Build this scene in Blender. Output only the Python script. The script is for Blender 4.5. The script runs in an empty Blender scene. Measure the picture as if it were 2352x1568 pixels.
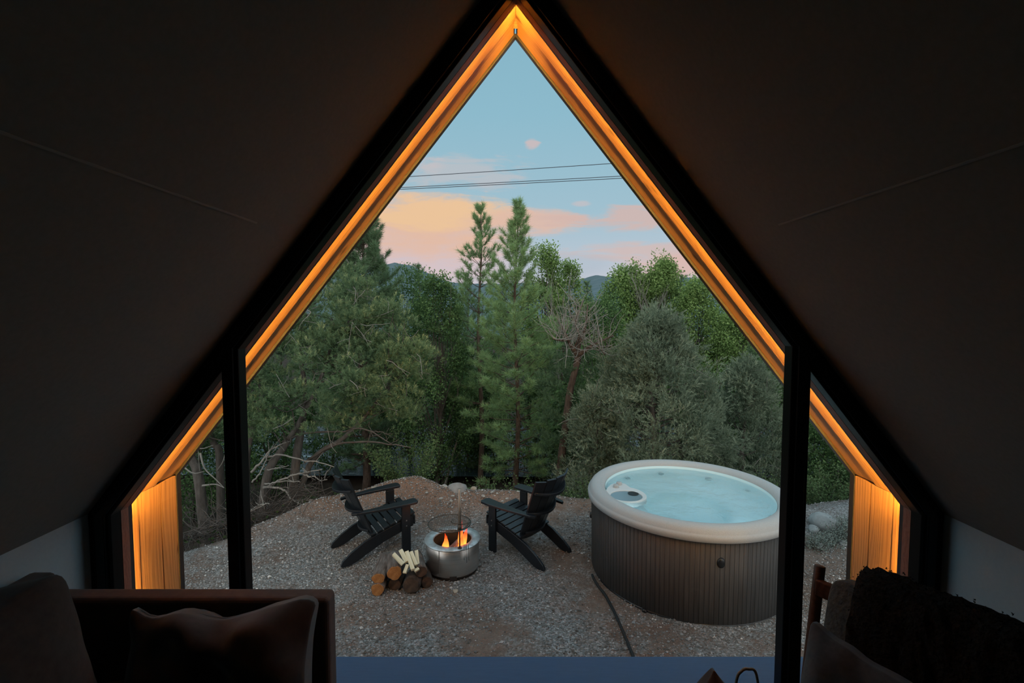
import bpy, bmesh, math, random
import numpy as np
from mathutils import Vector, Matrix

# ------------------------------------------------------------------ camera, sky, exposure
sc = bpy.context.scene
C = sc.collection
sc.view_settings.view_transform = 'Standard'
sc.view_settings.look = 'None'
sc.view_settings.gamma = 1.0
sc.view_settings.use_curve_mapping = False
sc.view_settings.exposure = 0.0
sc.cycles.max_bounces = 7
sc.cycles.diffuse_bounces = 4
sc.cycles.glossy_bounces = 3
sc.cycles.transmission_bounces = 6
sc.cycles.transparent_max_bounces = 8
sc.cycles.sample_clamp_indirect = 4.0
sc.cycles.caustics_reflective = False

CAM = np.array([0.0, 0.0, 2.56])
PITCH = math.radians(3.3)
F = 17.0 / 36.0 * 2352.0
cd = bpy.data.cameras.new('camera')
cam = bpy.data.objects.new('camera', cd)
C.objects.link(cam)
cam.location = CAM
cam.rotation_euler = (math.pi / 2 - PITCH, 0, 0)
cd.lens = 17.0
cd.sensor_width = 36.0
cd.clip_start = 0.02
cd.clip_end = 5000
sc.camera = cam

FWD = np.array([0, math.cos(PITCH), -math.sin(PITCH)])
UP = np.array([0, math.sin(PITCH), math.cos(PITCH)])


def ray(u, v):
    return FWD + np.array([1.0, 0, 0]) * ((u - 1176.0) / F) + UP * ((784.0 - v) / F)


def at(u, v, Y):                 # where the sight line of a photo point meets the distance Y
    d = ray(u, v)
    return CAM + d * (Y / d[1])


def atz(u, v, z=0.0):            # ... meets the height z
    d = ray(u, v)
    return CAM + d * ((z - CAM[2]) / d[2])


# ---- node helpers
class NT:
    def __init__(s, tree):
        s.t = tree
        s.n = tree.nodes
        s.l = tree.links

    def new(s, kind, **kw):
        n = s.n.new(kind)
        for k, v in kw.items():
            setattr(n, k, v)
        return n

    def put(s, sock, v):
        if isinstance(v, bpy.types.NodeSocket):
            s.l.new(v, sock)
        elif v is not None:
            if hasattr(sock, 'default_value'):
                try:
                    sock.default_value = v
                except Exception:
                    sock.default_value = tuple(v) + (1.0,) if len(v) == 3 else v

    def math(s, op, a, b=None, c=None, clamp=False):
        n = s.new('ShaderNodeMath', operation=op, use_clamp=clamp)
        s.put(n.inputs[0], a)
        if b is not None:
            s.put(n.inputs[1], b)
        if c is not None:
            s.put(n.inputs[2], c)
        return n.outputs[0]

    def vmath(s, op, a, b=None):
        n = s.new('ShaderNodeVectorMath', operation=op)
        s.put(n.inputs[0], a)
        if b is not None:
            s.put(n.inputs[1], b)
        return n.outputs[0]

    def mix(s, fac, a, b, blend='MIX'):
        n = s.new('ShaderNodeMix', data_type='RGBA', blend_type=blend)
        s.put(n.inputs[0], fac)
        s.put(n.inputs[6], (*a, 1) if isinstance(a, tuple) else a)
        s.put(n.inputs[7], (*b, 1) if isinstance(b, tuple) else b)
        return n.outputs[2]

    def ramp(s, fac, stops, interp='LINEAR'):
        n = s.new('ShaderNodeValToRGB')
        cr = n.color_ramp
        cr.interpolation = interp
        while len(cr.elements) < len(stops):
            cr.elements.new(0.5)
        for e, (p, c) in zip(cr.elements, stops):
            e.position = p
            e.color = (*c, 1) if len(c) == 3 else c
        s.put(n.inputs[0], fac)
        return n.outputs[0]

    def maprange(s, v, a, b, c=0.0, d=1.0, smooth=False):
        n = s.new('ShaderNodeMapRange')
        if smooth:
            n.interpolation_type = 'SMOOTHSTEP'
        s.put(n.inputs[0], v)
        for i, x in enumerate((a, b, c, d)):
            n.inputs[i + 1].default_value = x
        return n.outputs[0]

    def noise(s, vec, scale, detail=4, rough=0.55, dist=0.0):
        n = s.new('ShaderNodeTexNoise')
        if vec is not None:
            s.put(n.inputs['Vector'], vec)
        n.inputs['Scale'].default_value = scale
        n.inputs['Detail'].default_value = detail
        n.inputs['Roughness'].default_value = rough
        n.inputs['Distortion'].default_value = dist
        return n.outputs[0]

    def mapping(s, vec, scale=(1, 1, 1), loc=(0, 0, 0), rot=(0, 0, 0)):
        n = s.new('ShaderNodeMapping')
        s.put(n.inputs[0], vec)
        n.inputs[1].default_value = loc
        n.inputs[2].default_value = rot
        n.inputs[3].default_value = scale
        return n.outputs[0]


# ---- dusk sky: blue overhead, peach clouds low over the valley, paler sunset glow behind the cabin
def build_sky():
    w = bpy.data.worlds.new('dusk_sky')
    sc.world = w
    w.use_nodes = True
    t = NT(w.node_tree)
    t.n.clear()
    out = t.new('ShaderNodeOutputWorld')
    bg = t.new('ShaderNodeBackground')
    tc = t.new('ShaderNodeTexCoord')
    dirv = tc.outputs['Generated']
    sp = t.new('ShaderNodeSeparateXYZ')
    t.put(sp.inputs[0], dirv)
    az = t.math('ARCTAN2', sp.outputs[0], sp.outputs[1])
    el = t.math('ARCSINE', t.math('MINIMUM', t.math('MAXIMUM', sp.outputs[2], -1.0), 1.0))
    base = t.ramp(t.maprange(el, -0.1, 1.5, 0, 1), [
        (0.0, (0.10, 0.11, 0.10)), (0.055, (0.30, 0.30, 0.31)), (0.07, (0.66, 0.56, 0.61)), (0.125, (0.50, 0.57, 0.66)),
        (0.19, (0.36, 0.53, 0.63)), (0.30, (0.275, 0.495, 0.61)), (0.42, (0.235, 0.455, 0.57)),
        (0.52, (0.34, 0.54, 0.66)), (0.68, (0.52, 0.74, 0.86)), (1.0, (0.56, 0.76, 0.88))])
    cvec = t.new('ShaderNodeCombineXYZ')
    t.put(cvec.inputs[0], az)
    t.put(cvec.inputs[1], t.math('MULTIPLY', el, 2.6))
    n1 = t.noise(cvec.outputs[0], 5.5, 6, 0.6, 0.6)
    n2 = t.noise(t.mapping(cvec.outputs[0], (1, 2.2, 1), (3.1, 1.7, 0)), 9.0, 6, 0.62, 0.9)
    col = base

    def ang(u, v):
        d = ray(u, v)
        d = d / np.linalg.norm(d)
        return math.atan2(d[0], d[1]), math.asin(d[2])

    blobs = [  # photo centre, half sizes, colour, strength, raggedness
        (1080, 395, 150, 42, (0.62, 0.53, 0.53), 0.5, 2.2),
        (930, 365, 80, 30, (0.66, 0.53, 0.53), 0.4, 2.0),
        (960, 575, 300, 120, (0.70, 0.54, 0.56), 0.9, 0.4),
        (985, 525, 250, 92, (0.78, 0.50, 0.38), 0.95, 0.6),
        (1000, 490, 215, 52, (0.86, 0.56, 0.33), 0.95, 1.3),
        (1225, 512, 190, 36, (0.76, 0.50, 0.40), 0.9, 1.3),
        (1440, 503, 220, 30, (0.66, 0.47, 0.43), 0.85, 1.5),
        (1470, 578, 230, 26, (0.68, 0.49, 0.45), 0.75, 1.5),
        (1590, 610, 210, 34, (0.72, 0.48, 0.43), 0.9, 0.7),
        (1300, 612, 150, 40, (0.44, 0.50, 0.58), 0.6, 0.6),
        (1222, 333, 20, 12, (0.70, 0.50, 0.48), 0.7, 1.9),
        (1335, 468, 26, 9, (0.62, 0.52, 0.53), 0.6, 1.0),
    ]
    for u, v, ru, rv, c, st, rag in blobs:
        a0, e0 = ang(u, v)
        ra, re = ru / F, rv / F
        dx = t.math('DIVIDE', t.math('SUBTRACT', az, a0), ra)
        dy = t.math('DIVIDE', t.math('SUBTRACT', el, e0), re)
        r2 = t.math('ADD', t.math('MULTIPLY', dx, dx), t.math('MULTIPLY', dy, dy))
        nn = t.math('MULTIPLY', t.math('SUBTRACT', t.math('ADD', n1, n2), 1.0), rag * 1.6)
        m = t.math('ADD', t.math('SUBTRACT', 1.0, r2), nn)
        m = t.maprange(m, 0.0, 1.0, 0, st, True)
        col = t.mix(m, col, c)
    # broken cloud elsewhere round the sky and the pale sunset glow behind the cabin
    back = t.maprange(sp.outputs[1], 0.25, -0.7, 0, 1, True)
    glow = t.mix(t.maprange(el, 0.0, 1.2, 1.0, 0.0, True), (0.72, 0.85, 0.92), (1.42, 1.42, 1.40))
    col = t.mix(back, col, glow)
    t.put(bg.inputs[0], col)
    bg.inputs[1].default_value = 1.06
    t.l.new(bg.outputs[0], out.inputs[0])


build_sky()

RNG = np.random.default_rng(7)
random.seed(7)


# ------------------------------------------------------------------ materials
def mat(name, color=(0.5, 0.5, 0.5), rough=0.6, metal=0.0, spec=0.5, fn=None, sheen=0.0):
    m = bpy.data.materials.new(name)
    m.use_nodes = True
    t = NT(m.node_tree)
    b = t.n['Principled BSDF']
    b.inputs['Base Color'].default_value = (*color, 1)
    b.inputs['Roughness'].default_value = rough
    b.inputs['Metallic'].default_value = metal
    b.inputs['Specular IOR Level'].default_value = spec
    if sheen:
        b.inputs['Sheen Weight'].default_value = sheen
    if fn:
        fn(t, b)
    return m


def bump(t, b, h, strength=0.3, dist=0.01):
    n = t.new('ShaderNodeBump')
    n.inputs['Strength'].default_value = strength
    n.inputs['Distance'].default_value = dist
    t.put(n.inputs['Height'], h)
    t.l.new(n.outputs[0], b.inputs['Normal'])


def obj_co(t):
    return t.new('ShaderNodeTexCoord').outputs['Object']


def attr(t, name):
    n = t.new('ShaderNodeAttribute')
    n.attribute_name = name
    return n.outputs['Fac']


def m_noise(name, c1, c2, scale, rough=0.8, bs=0.3, bd=0.01, detail=5, stretch=(1, 1, 1), spec=0.4, sheen=0.0, metal=0.0):
    def fn(t, b):
        v = t.mapping(obj_co(t), stretch)
        n = t.noise(v, scale, detail)
        t.put(b.inputs['Base Color'], t.ramp(n, [(0.3, c1), (0.7, c2)]))
        if bs:
            bump(t, b, n, bs, bd)
    return mat(name, c1, rough, metal, spec, fn, sheen)


def m_wood(name, dark, mid, light, knots=True, rough=0.55, gs=1.0):
    # grain runs along the object's own x axis
    def fn(t, b):
        co = obj_co(t)
        warp = t.noise(t.mapping(co, (0.5, 4, 4)), 1.3, 2)
        g = t.new('ShaderNodeTexWave', wave_type='BANDS', bands_direction='Y', wave_profile='SIN')
        vec = t.vmath('ADD', t.mapping(co, (0.35, 9 * gs, 9 * gs)), t.mapping(t.vmath('ADD', (0, 0, 0), warp), (0, 0, 0)))
        comb = t.new('ShaderNodeCombineXYZ')
        t.put(comb.inputs[1], t.math('MULTIPLY', warp, 1.6))
        vec = t.vmath('ADD', t.mapping(co, (0.3, 11 * gs, 11 * gs)), comb.outputs[0])
        t.put(g.inputs['Vector'], vec)
        g.inputs['Scale'].default_value = 1.6
        g.inputs['Distortion'].default_value = 1.6
        g.inputs['Detail'].default_value = 3
        fine = t.noise(t.mapping(co, (3, 90, 90)), 1.0, 4)
        f = t.math('ADD', t.math('MULTIPLY', g.outputs[1], 0.26), t.math('MULTIPLY', fine, 0.75))
        col = t.ramp(f, [(0.15, dark), (0.5, mid), (0.85, light)])
        if knots:
            v = t.new('ShaderNodeTexVoronoi', feature='F1')
            t.put(v.inputs['Vector'], t.mapping(co, (3.6, 9.0, 9.0), (0.37, 0.2, 0.6)))
            v.inputs['Scale'].default_value = 1.0
            k = t.math('SUBTRACT', 1.0, t.maprange(v.outputs['Distance'], 0.06, 0.2, 0, 1, True))
            wn = t.math('GREATER_THAN', t.noise(t.mapping(co, (0.9, 3, 3)), 2.0, 1), 0.5)
            col = t.mix(t.math('MULTIPLY', k, wn), col, tuple(x * 0.45 for x in dark))
        t.put(b.inputs['Base Color'], col)
        bump(t, b, f, 0.25, 0.004)
    return mat(name, mid, rough, 0, 0.35, fn)


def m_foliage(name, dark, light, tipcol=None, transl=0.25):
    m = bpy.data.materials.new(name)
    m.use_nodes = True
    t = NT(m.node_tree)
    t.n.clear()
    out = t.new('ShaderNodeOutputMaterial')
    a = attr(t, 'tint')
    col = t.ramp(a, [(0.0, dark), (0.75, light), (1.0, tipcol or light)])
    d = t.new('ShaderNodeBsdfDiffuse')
    t.put(d.inputs[0], col)
    tr = t.new('ShaderNodeBsdfTranslucent')
    t.put(tr.inputs[0], col)
    mx = t.new('ShaderNodeMixShader')
    mx.inputs[0].default_value = transl
    t.l.new(d.outputs[0], mx.inputs[1])
    t.l.new(tr.outputs[0], mx.inputs[2])
    t.l.new(mx.outputs[0], out.inputs[0])
    return m


def m_glass(name):
    m = bpy.data.materials.new(name)
    m.use_nodes = True
    t = NT(m.node_tree)
    t.n.clear()
    out = t.new('ShaderNodeOutputMaterial')
    tr = t.new('ShaderNodeBsdfTransparent')
    tr.inputs[0].default_value = (0.95, 0.965, 0.96, 1)
    gl = t.new('ShaderNodeBsdfGlossy')
    gl.inputs['Roughness'].default_value = 0.0
    fr = t.new('ShaderNodeFresnel')
    fr.inputs[0].default_value = 1.45
    mx = t.new('ShaderNodeMixShader')
    t.put(mx.inputs[0], fr.outputs[0])
    t.l.new(tr.outputs[0], mx.inputs[1])
    t.l.new(gl.outputs[0], mx.inputs[2])
    t.l.new(mx.outputs[0], out.inputs[0])
    return m


def m_emit(name, color, strength):
    m = bpy.data.materials.new(name)
    m.use_nodes = True
    t = NT(m.node_tree)
    t.n.clear()
    out = t.new('ShaderNodeOutputMaterial')
    e = t.new('ShaderNodeEmission')
    e.inputs[0].default_value = (*color, 1)
    e.inputs[1].default_value = strength
    t.l.new(e.outputs[0], out.inputs[0])
    return m


M = {}
M['ceiling'] = m_noise('ceiling_canvas', (0.22, 0.235, 0.225), (0.245, 0.26, 0.25), 60, 0.95, 0.15, 0.002, spec=0.0)
M['seam'] = mat('ceiling_tape', (0.34, 0.345, 0.33), 0.9, 0, 0.0)
M['wall'] = m_noise('wall_paint', (0.54, 0.64, 0.68), (0.58, 0.68, 0.72), 70, 0.9, 0.15, 0.002, spec=0.05)
M['floor'] = m_wood('floor_boards', (0.03, 0.018, 0.01), (0.05, 0.03, 0.018), (0.07, 0.042, 0.026), False, 0.6)
M['frame'] = mat('black_window_frame', (0.0035, 0.0035, 0.004), 0.40, 0, 0.18)
M['glass'] = m_glass('window_glass')
M['cedar'] = m_wood('cedar_boards', (0.36, 0.150, 0.045), (0.56, 0.255, 0.085), (0.68, 0.34, 0.125))
M['casing'] = m_wood('brown_casing', (0.21, 0.092, 0.06), (0.30, 0.13, 0.085), (0.36, 0.16, 0.10), False)
M['fascia'] = mat('dark_metal_edge', (0.02, 0.016, 0.015), 0.5)
M['roof'] = mat('roof_metal', (0.03, 0.03, 0.032), 0.5)
M['led'] = m_emit('warm_led_glow', (1.0, 0.56, 0.11), 76.0)
M['led_roof'] = m_emit('warm_led_glow_roof', (1.0, 0.56, 0.11), 300.0)
M['water_fill_light'] = m_emit('water_fill_glow', (0.75, 0.95, 1.0), 22.0)  # added glow that brightens the tub water
M['deck'] = m_noise('sky_tinted_deck_paint', (0.030, 0.088, 0.205), (0.036, 0.100, 0.225), 30, 0.55, 0.1, 0.002, stretch=(0.3, 3, 3), spec=0.3)  # grey-blue boards with the reflected sky's blue put into the colour
M['foundation'] = m_noise('foundation_block', (0.1, 0.1, 0.1), (0.14, 0.14, 0.14), 12)
M['black_board'] = m_noise('black_lumber', (0.008, 0.010, 0.014), (0.012, 0.015, 0.020), 40, 0.36, 0.2, 0.002, stretch=(2, 2, 2), spec=0.5)
M['bolt'] = mat('bolt_steel', (0.55, 0.55, 0.55), 0.35, 1.0)
M['bark'] = m_noise('pine_bark', (0.055, 0.036, 0.026), (0.16, 0.11, 0.085), 7, 0.95, 0.9, 0.03, stretch=(3, 3, 1))
M['bark_grey'] = m_noise('juniper_bark', (0.075, 0.062, 0.052), (0.17, 0.145, 0.125), 7, 0.95, 0.8, 0.02, stretch=(3, 3, 0.7))
M['twig'] = m_noise('dead_twig', (0.22, 0.20, 0.175), (0.36, 0.33, 0.29), 9, 0.9, 0.3, 0.004)
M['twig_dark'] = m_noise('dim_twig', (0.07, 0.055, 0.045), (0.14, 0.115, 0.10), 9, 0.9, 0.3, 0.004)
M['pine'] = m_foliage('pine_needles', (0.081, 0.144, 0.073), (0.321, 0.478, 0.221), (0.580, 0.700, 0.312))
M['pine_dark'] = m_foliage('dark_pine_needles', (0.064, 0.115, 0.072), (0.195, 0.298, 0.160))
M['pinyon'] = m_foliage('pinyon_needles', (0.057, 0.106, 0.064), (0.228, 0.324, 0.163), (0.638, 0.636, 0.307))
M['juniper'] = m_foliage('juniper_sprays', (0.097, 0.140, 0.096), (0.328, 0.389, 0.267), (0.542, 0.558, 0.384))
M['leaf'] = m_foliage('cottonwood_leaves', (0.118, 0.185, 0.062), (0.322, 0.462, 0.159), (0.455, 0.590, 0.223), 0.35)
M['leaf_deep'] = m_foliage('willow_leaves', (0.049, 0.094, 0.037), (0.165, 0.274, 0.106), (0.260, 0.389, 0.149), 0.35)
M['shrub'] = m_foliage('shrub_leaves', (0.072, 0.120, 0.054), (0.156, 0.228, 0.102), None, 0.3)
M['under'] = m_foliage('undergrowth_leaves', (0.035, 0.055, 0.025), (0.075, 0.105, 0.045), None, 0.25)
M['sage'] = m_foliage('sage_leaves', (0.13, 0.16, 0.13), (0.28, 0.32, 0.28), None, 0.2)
M['steel'] = None
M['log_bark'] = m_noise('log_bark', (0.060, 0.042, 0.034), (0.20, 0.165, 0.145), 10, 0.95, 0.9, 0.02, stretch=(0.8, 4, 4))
M['log_dark'] = m_noise('charred_shaded_bark', (0.030, 0.022, 0.018), (0.075, 0.055, 0.045), 10, 0.95, 0.8, 0.02, stretch=(0.8, 4, 4))  # char, and shade put into the colour for the logs underneath
M['burning'] = m_noise('burning_log', (0.10, 0.065, 0.055), (0.28, 0.20, 0.18), 12, 0.95, 0.8, 0.01, stretch=(1, 4, 4))
M['kindling'] = m_wood('split_kindling', (0.55, 0.43, 0.25), (0.72, 0.62, 0.42), (0.80, 0.72, 0.54), False, 0.8)
M['soot'] = mat('sooty_steel', (0.025, 0.02, 0.018), 0.7, 0.3)
M['iron'] = m_noise('grill_iron', (0.06, 0.055, 0.05), (0.13, 0.11, 0.09), 20, 0.5, 0.2, 0.002, metal=0.7)
M['post'] = m_noise('grill_post', (0.26, 0.21, 0.17), (0.42, 0.35, 0.29), 20, 0.5, 0.2, 0.002, metal=0.6)
M['rope'] = m_noise('tan_rope', (0.20, 0.15, 0.10), (0.34, 0.27, 0.19), 60, 0.9, 0.5, 0.004)
M['basket'] = m_noise('woven_seagrass', (0.12, 0.08, 0.05), (0.2, 0.14, 0.09), 50, 0.9, 0.6, 0.006)
M['sofa'] = m_noise('brown_sofa_velvet', (0.105, 0.074, 0.062), (0.13, 0.094, 0.08), 35, 0.85, 0.15, 0.003, spec=0.1, sheen=0.15)
M['cushion'] = m_noise('brown_cushion_linen', (0.055, 0.045, 0.040), (0.072, 0.060, 0.053), 35, 0.9, 0.2, 0.004, spec=0.1, sheen=0.15)
M['pillow'] = m_noise('dark_pillow_velvet', (0.040, 0.036, 0.034), (0.058, 0.053, 0.050), 18, 0.7, 0.3, 0.006, spec=0.2, sheen=0.4)
M['grey_pillow'] = m_noise('grey_pillow_wool', (0.085, 0.088, 0.090), (0.11, 0.115, 0.12), 60, 0.9, 0.3, 0.003, spec=0.1, sheen=0.2)
M['throw'] = m_noise('dark_boucle_throw', (0.018, 0.017, 0.016), (0.04, 0.038, 0.036), 90, 0.95, 0.9, 0.012, spec=0.0)
M['chair_wood'] = m_wood('walnut_frame', (0.07, 0.025, 0.012), (0.13, 0.05, 0.025), (0.18, 0.075, 0.04), False)
M['chair_cushion'] = m_noise('grey_boucle_cushion', (0.10, 0.10, 0.095), (0.15, 0.15, 0.14), 70, 0.95, 0.8, 0.008, spec=0.05)
M['brown'] = m_noise('brown_leather', (0.05, 0.028, 0.02), (0.07, 0.04, 0.03), 25, 0.6, 0.2, 0.003)
M['rubber'] = mat('black_rubber', (0.012, 0.012, 0.012), 0.6)
M['plastic_white'] = mat('white_plastic', (0.62, 0.64, 0.64), 0.45)
M['jet'] = mat('jet_grey', (0.42, 0.55, 0.58), 0.3)
M['plastic_dark'] = mat('dark_plastic', (0.012, 0.013, 0.015), 0.3)
M['wire'] = mat('power_wire', (0.05, 0.055, 0.075), 0.6)
M['rock'] = m_noise('pale_granite', (0.30, 0.27, 0.24), (0.56, 0.53, 0.49), 6, 0.9, 0.5, 0.02)
M['boulder'] = m_noise('boulder_granite', (0.22, 0.19, 0.17), (0.42, 0.40, 0.38), 6, 0.9, 0.5, 0.02)
M['rock_tan'] = m_noise('tan_stone', (0.30, 0.23, 0.17), (0.50, 0.41, 0.32), 9, 0.9, 0.5, 0.01)
M['rock_grey'] = m_noise('grey_stone', (0.20, 0.21, 0.21), (0.38, 0.39, 0.38), 8, 0.9, 0.6, 0.02)


def _shell(t, b):
    n = t.noise(obj_co(t), 420, 2, 0.7)
    t.put(b.inputs['Base Color'], t.ramp(n, [(0.3, (0.25, 0.24, 0.235)), (0.46, (0.43, 0.435, 0.435)), (0.7, (0.50, 0.505, 0.505))]))


M['tub_rim'] = mat('speckled_tub_rim', (0.6, 0.6, 0.58), 0.5, 0, 0.4, _shell)
M['tub_shell'] = mat('tub_shell_acrylic', (0.74, 0.93, 0.96), 0.35, 0, 0.3)


def _panel(t, b):
    co = obj_co(t)
    sp = t.new('ShaderNodeSeparateXYZ')
    t.put(sp.inputs[0], co)
    a = t.math('ARCTAN2', sp.outputs[1], sp.outputs[0])
    gr = t.math('FRACT', t.math('MULTIPLY', a, 150 / (2 * math.pi)))
    g = t.math('MULTIPLY', t.maprange(gr, 0.0, 0.10, 0, 1), t.maprange(gr, 0.90, 1.0, 1, 0))
    comb = t.new('ShaderNodeCombineXYZ')
    t.put(comb.inputs[0], t.math('MULTIPLY', a, 40))
    t.put(comb.inputs[1], t.math('MULTIPLY', sp.outputs[2], 2.0))
    n = t.noise(comb.outputs[0], 1.2, 4)
    col = t.ramp(n, [(0.3, (0.040, 0.038, 0.037)), (0.7, (0.068, 0.065, 0.063))])
    t.put(b.inputs['Base Color'], t.mix(g, (0.018, 0.017, 0.016), col))
    bump(t, b, g, 0.6, 0.004)


M['tub_panel'] = mat('slatted_tub_cabinet', (0.06, 0.055, 0.05), 0.55, 0, 0.3, _panel)


def _steel(t, b):
    co = obj_co(t)
    n = t.noise(t.mapping(co, (1, 1, 200)), 1.0, 3)
    b.inputs['Anisotropic'].default_value = 0.6
    t.put(b.inputs['Base Color'], t.ramp(n, [(0.3, (0.52, 0.50, 0.48)), (0.7, (0.66, 0.64, 0.62))]))


M['steel'] = mat('brushed_steel', (0.6, 0.6, 0.6), 0.33, 0.9, 0.5, _steel)


def _rimsteel(t, b):
    n = t.noise(obj_co(t), 14, 5, 0.6)
    t.put(b.inputs['Base Color'], t.ramp(n, [(0.35, (0.40, 0.41, 0.41)), (0.55, (0.62, 0.64, 0.65))]))
    t.put(b.inputs['Roughness'], t.maprange(n, 0.3, 0.7, 0.55, 0.38))


M['steel_rim'] = mat('heat_stained_steel_rim', (0.6, 0.6, 0.6), 0.45, 0.75, 0.5, _rimsteel)


def _end(t, b):
    co = obj_co(t)
    v = t.new('ShaderNodeTexWave', wave_type='RINGS', rings_direction='X')
    t.put(v.inputs['Vector'], co)
    v.inputs['Scale'].default_value = 26
    v.inputs['Distortion'].default_value = 5
    v.inputs['Detail'].default_value = 3
    n = t.noise(co, 22, 4)
    f = t.math('ADD', t.math('MULTIPLY', v.outputs[1], 0.35), t.math('MULTIPLY', n, 0.7))
    t.put(b.inputs['Base Color'], t.ramp(f, [(0.2, (0.20, 0.075, 0.022)), (0.55, (0.40, 0.17, 0.055)), (0.85, (0.55, 0.27, 0.10))]))


M['log_end'] = mat('cut_log_end', (0.4, 0.17, 0.06), 0.85, 0, 0.3, _end)
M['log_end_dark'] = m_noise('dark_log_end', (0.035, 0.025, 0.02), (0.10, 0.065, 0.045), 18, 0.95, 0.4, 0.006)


def _water(t, b):
    co = obj_co(t)
    n = t.noise(t.mapping(co, (1, 1, 1)), 5.0, 3, 0.6, 0.4)
    n2 = t.noise(co, 22.0, 3, 0.6, 0.5)
    sp = t.new('ShaderNodeSeparateXYZ')
    t.put(sp.inputs[0], co)
    amp = t.maprange(sp.outputs[0], -0.2, 0.8, 0.15, 1.0, True)      # the jets stir the far side
    bump(t, b, t.math('ADD', t.math('MULTIPLY', n, 0.5), t.math('MULTIPLY', t.math('MULTIPLY', n2, amp), 0.4)), 0.6, 0.04)
    b.inputs['Transmission Weight'].default_value = 1.0
    b.inputs['IOR'].default_value = 1.33


M['water'] = mat('spa_water', (0.86, 0.97, 1.0), 0.02, 0, 0.5, _water)


def _river(t, b):
    co = obj_co(t)
    n = t.noise(t.mapping(co, (0.6, 1.6, 1)), 3.0, 5, 0.65)
    bump(t, b, n, 0.8, 0.15)
    foam = t.maprange(t.noise(t.mapping(co, (0.5, 1.2, 1), (5, 2, 0)), 2.2, 6, 0.7), 0.58, 0.66, 0, 1, True)
    t.put(b.inputs['Base Color'], t.mix(foam, (0.02, 0.04, 0.045), (0.55, 0.66, 0.70)))
    t.put(b.inputs['Roughness'], t.maprange(foam, 0, 1, 0.08, 0.6))


M['river'] = mat('creek_water', (0.02, 0.04, 0.045), 0.1, 0, 0.5, _river)


def _ground(t, b):
    co = obj_co(t)
    big = t.noise(co, 0.75, 5, 0.6)
    mid = t.noise(co, 5.0, 5, 0.65)
    v = t.new('ShaderNodeTexVoronoi', feature='F1')
    t.put(v.inputs['Vector'], co)
    v.inputs['Scale'].default_value = 70
    v2 = t.new('ShaderNodeTexVoronoi', feature='F1')
    t.put(v2.inputs['Vector'], co)
    v2.inputs['Scale'].default_value = 140
    soil = t.ramp(mid, [(0.3, (0.150, 0.098, 0.075)), (0.7, (0.235, 0.168, 0.132))])
    sepc = t.new('ShaderNodeSeparateColor')
    t.put(sepc.inputs[0], v.outputs['Color'])
    stone = t.ramp(sepc.outputs[0], [(0.0, (0.115, 0.108, 0.10)), (0.5, (0.205, 0.205, 0.20)), (0.85, (0.31, 0.32, 0.325)), (1.0, (0.46, 0.47, 0.47))])
    g = t.maprange(t.math('ADD', t.math('MULTIPLY', big, 0.7), t.math('MULTIPLY', mid, 0.3)), 0.42, 0.56, 0.08, 0.9, True)
    pad = attr(t, 'pad')
    berm = attr(t, 'berm')
    g = t.math('MULTIPLY', g, t.math('SUBTRACT', 1.0, t.math('MULTIPLY', berm, 0.85)))
    top = t.mix(g, soil, stone)
    top = t.mix(t.math('MULTIPLY', berm, 0.55), top, (0.33, 0.165, 0.095))
    duff = t.ramp(t.noise(co, 3.0, 6, 0.7), [(0.3, (0.035, 0.026, 0.020)), (0.7, (0.085, 0.062, 0.046))])
    t.put(b.inputs['Base Color'], t.mix(pad, duff, top))
    h = t.math('ADD', t.math('MULTIPLY', v.outputs['Distance'], -0.6), t.math('ADD', t.math('MULTIPLY', v2.outputs['Distance'], -0.3), mid))
    bump(t, b, h, 0.7, 0.02)


M['ground'] = mat('gravelly_soil', (0.25, 0.2, 0.16), 0.95, 0, 0.15, _ground)


def _pebble(t, b):
    a = attr(t, 'tint')
    t.put(b.inputs['Base Color'], t.ramp(a, [(0.0, (0.10, 0.085, 0.075)), (0.35, (0.185, 0.175, 0.165)), (0.7, (0.30, 0.30, 0.30)), (0.93, (0.52, 0.50, 0.48)), (1.0, (0.72, 0.71, 0.69))]))


M['pebble'] = mat('crushed_gravel', (0.4, 0.36, 0.33), 0.9, 0, 0.2, _pebble)


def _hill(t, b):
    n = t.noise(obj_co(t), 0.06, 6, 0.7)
    t.put(b.inputs['Base Color'], t.ramp(n, [(0.35, (0.11, 0.16, 0.175)), (0.65, (0.19, 0.235, 0.245))]))  # blue haze of distance mixed into the forest colour


M['hill'] = mat('hazy_forested_hillside', (0.16, 0.2, 0.2), 1.0, 0, 0.0, _hill)


def _flame(name, lo, hi, s):
    m = bpy.data.materials.new(name)
    m.use_nodes = True
    t = NT(m.node_tree)
    t.n.clear()
    out = t.new('ShaderNodeOutputMaterial')
    e = t.new('ShaderNodeEmission')
    h = attr(t, 'tint')
    col = t.ramp(h, [(0.0, (1.0, 0.60, 0.15)), (0.4, (1.0, 0.36, 0.05)), (0.8, (1.0, 0.11, 0.02)), (1.0, (0.7, 0.03, 0.01))])
    t.put(e.inputs[0], col)
    t.put(e.inputs[1], t.ramp(h, [(0.0, (s, s, s)), (1.0, (s * 0.35,) * 3)]))
    tr = t.new('ShaderNodeBsdfTransparent')
    mx = t.new('ShaderNodeMixShader')
    t.put(mx.inputs[0], t.ramp(h, [(0.0, (0.95,) * 3), (0.7, (0.7,) * 3), (1.0, (0.25,) * 3)]))
    t.l.new(tr.outputs[0], mx.inputs[1])
    t.l.new(e.outputs[0], mx.inputs[2])
    t.l.new(mx.outputs[0], out.inputs[0])
    return m


M['flame'] = _flame('fire_flame', None, None, 4.5)


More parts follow.
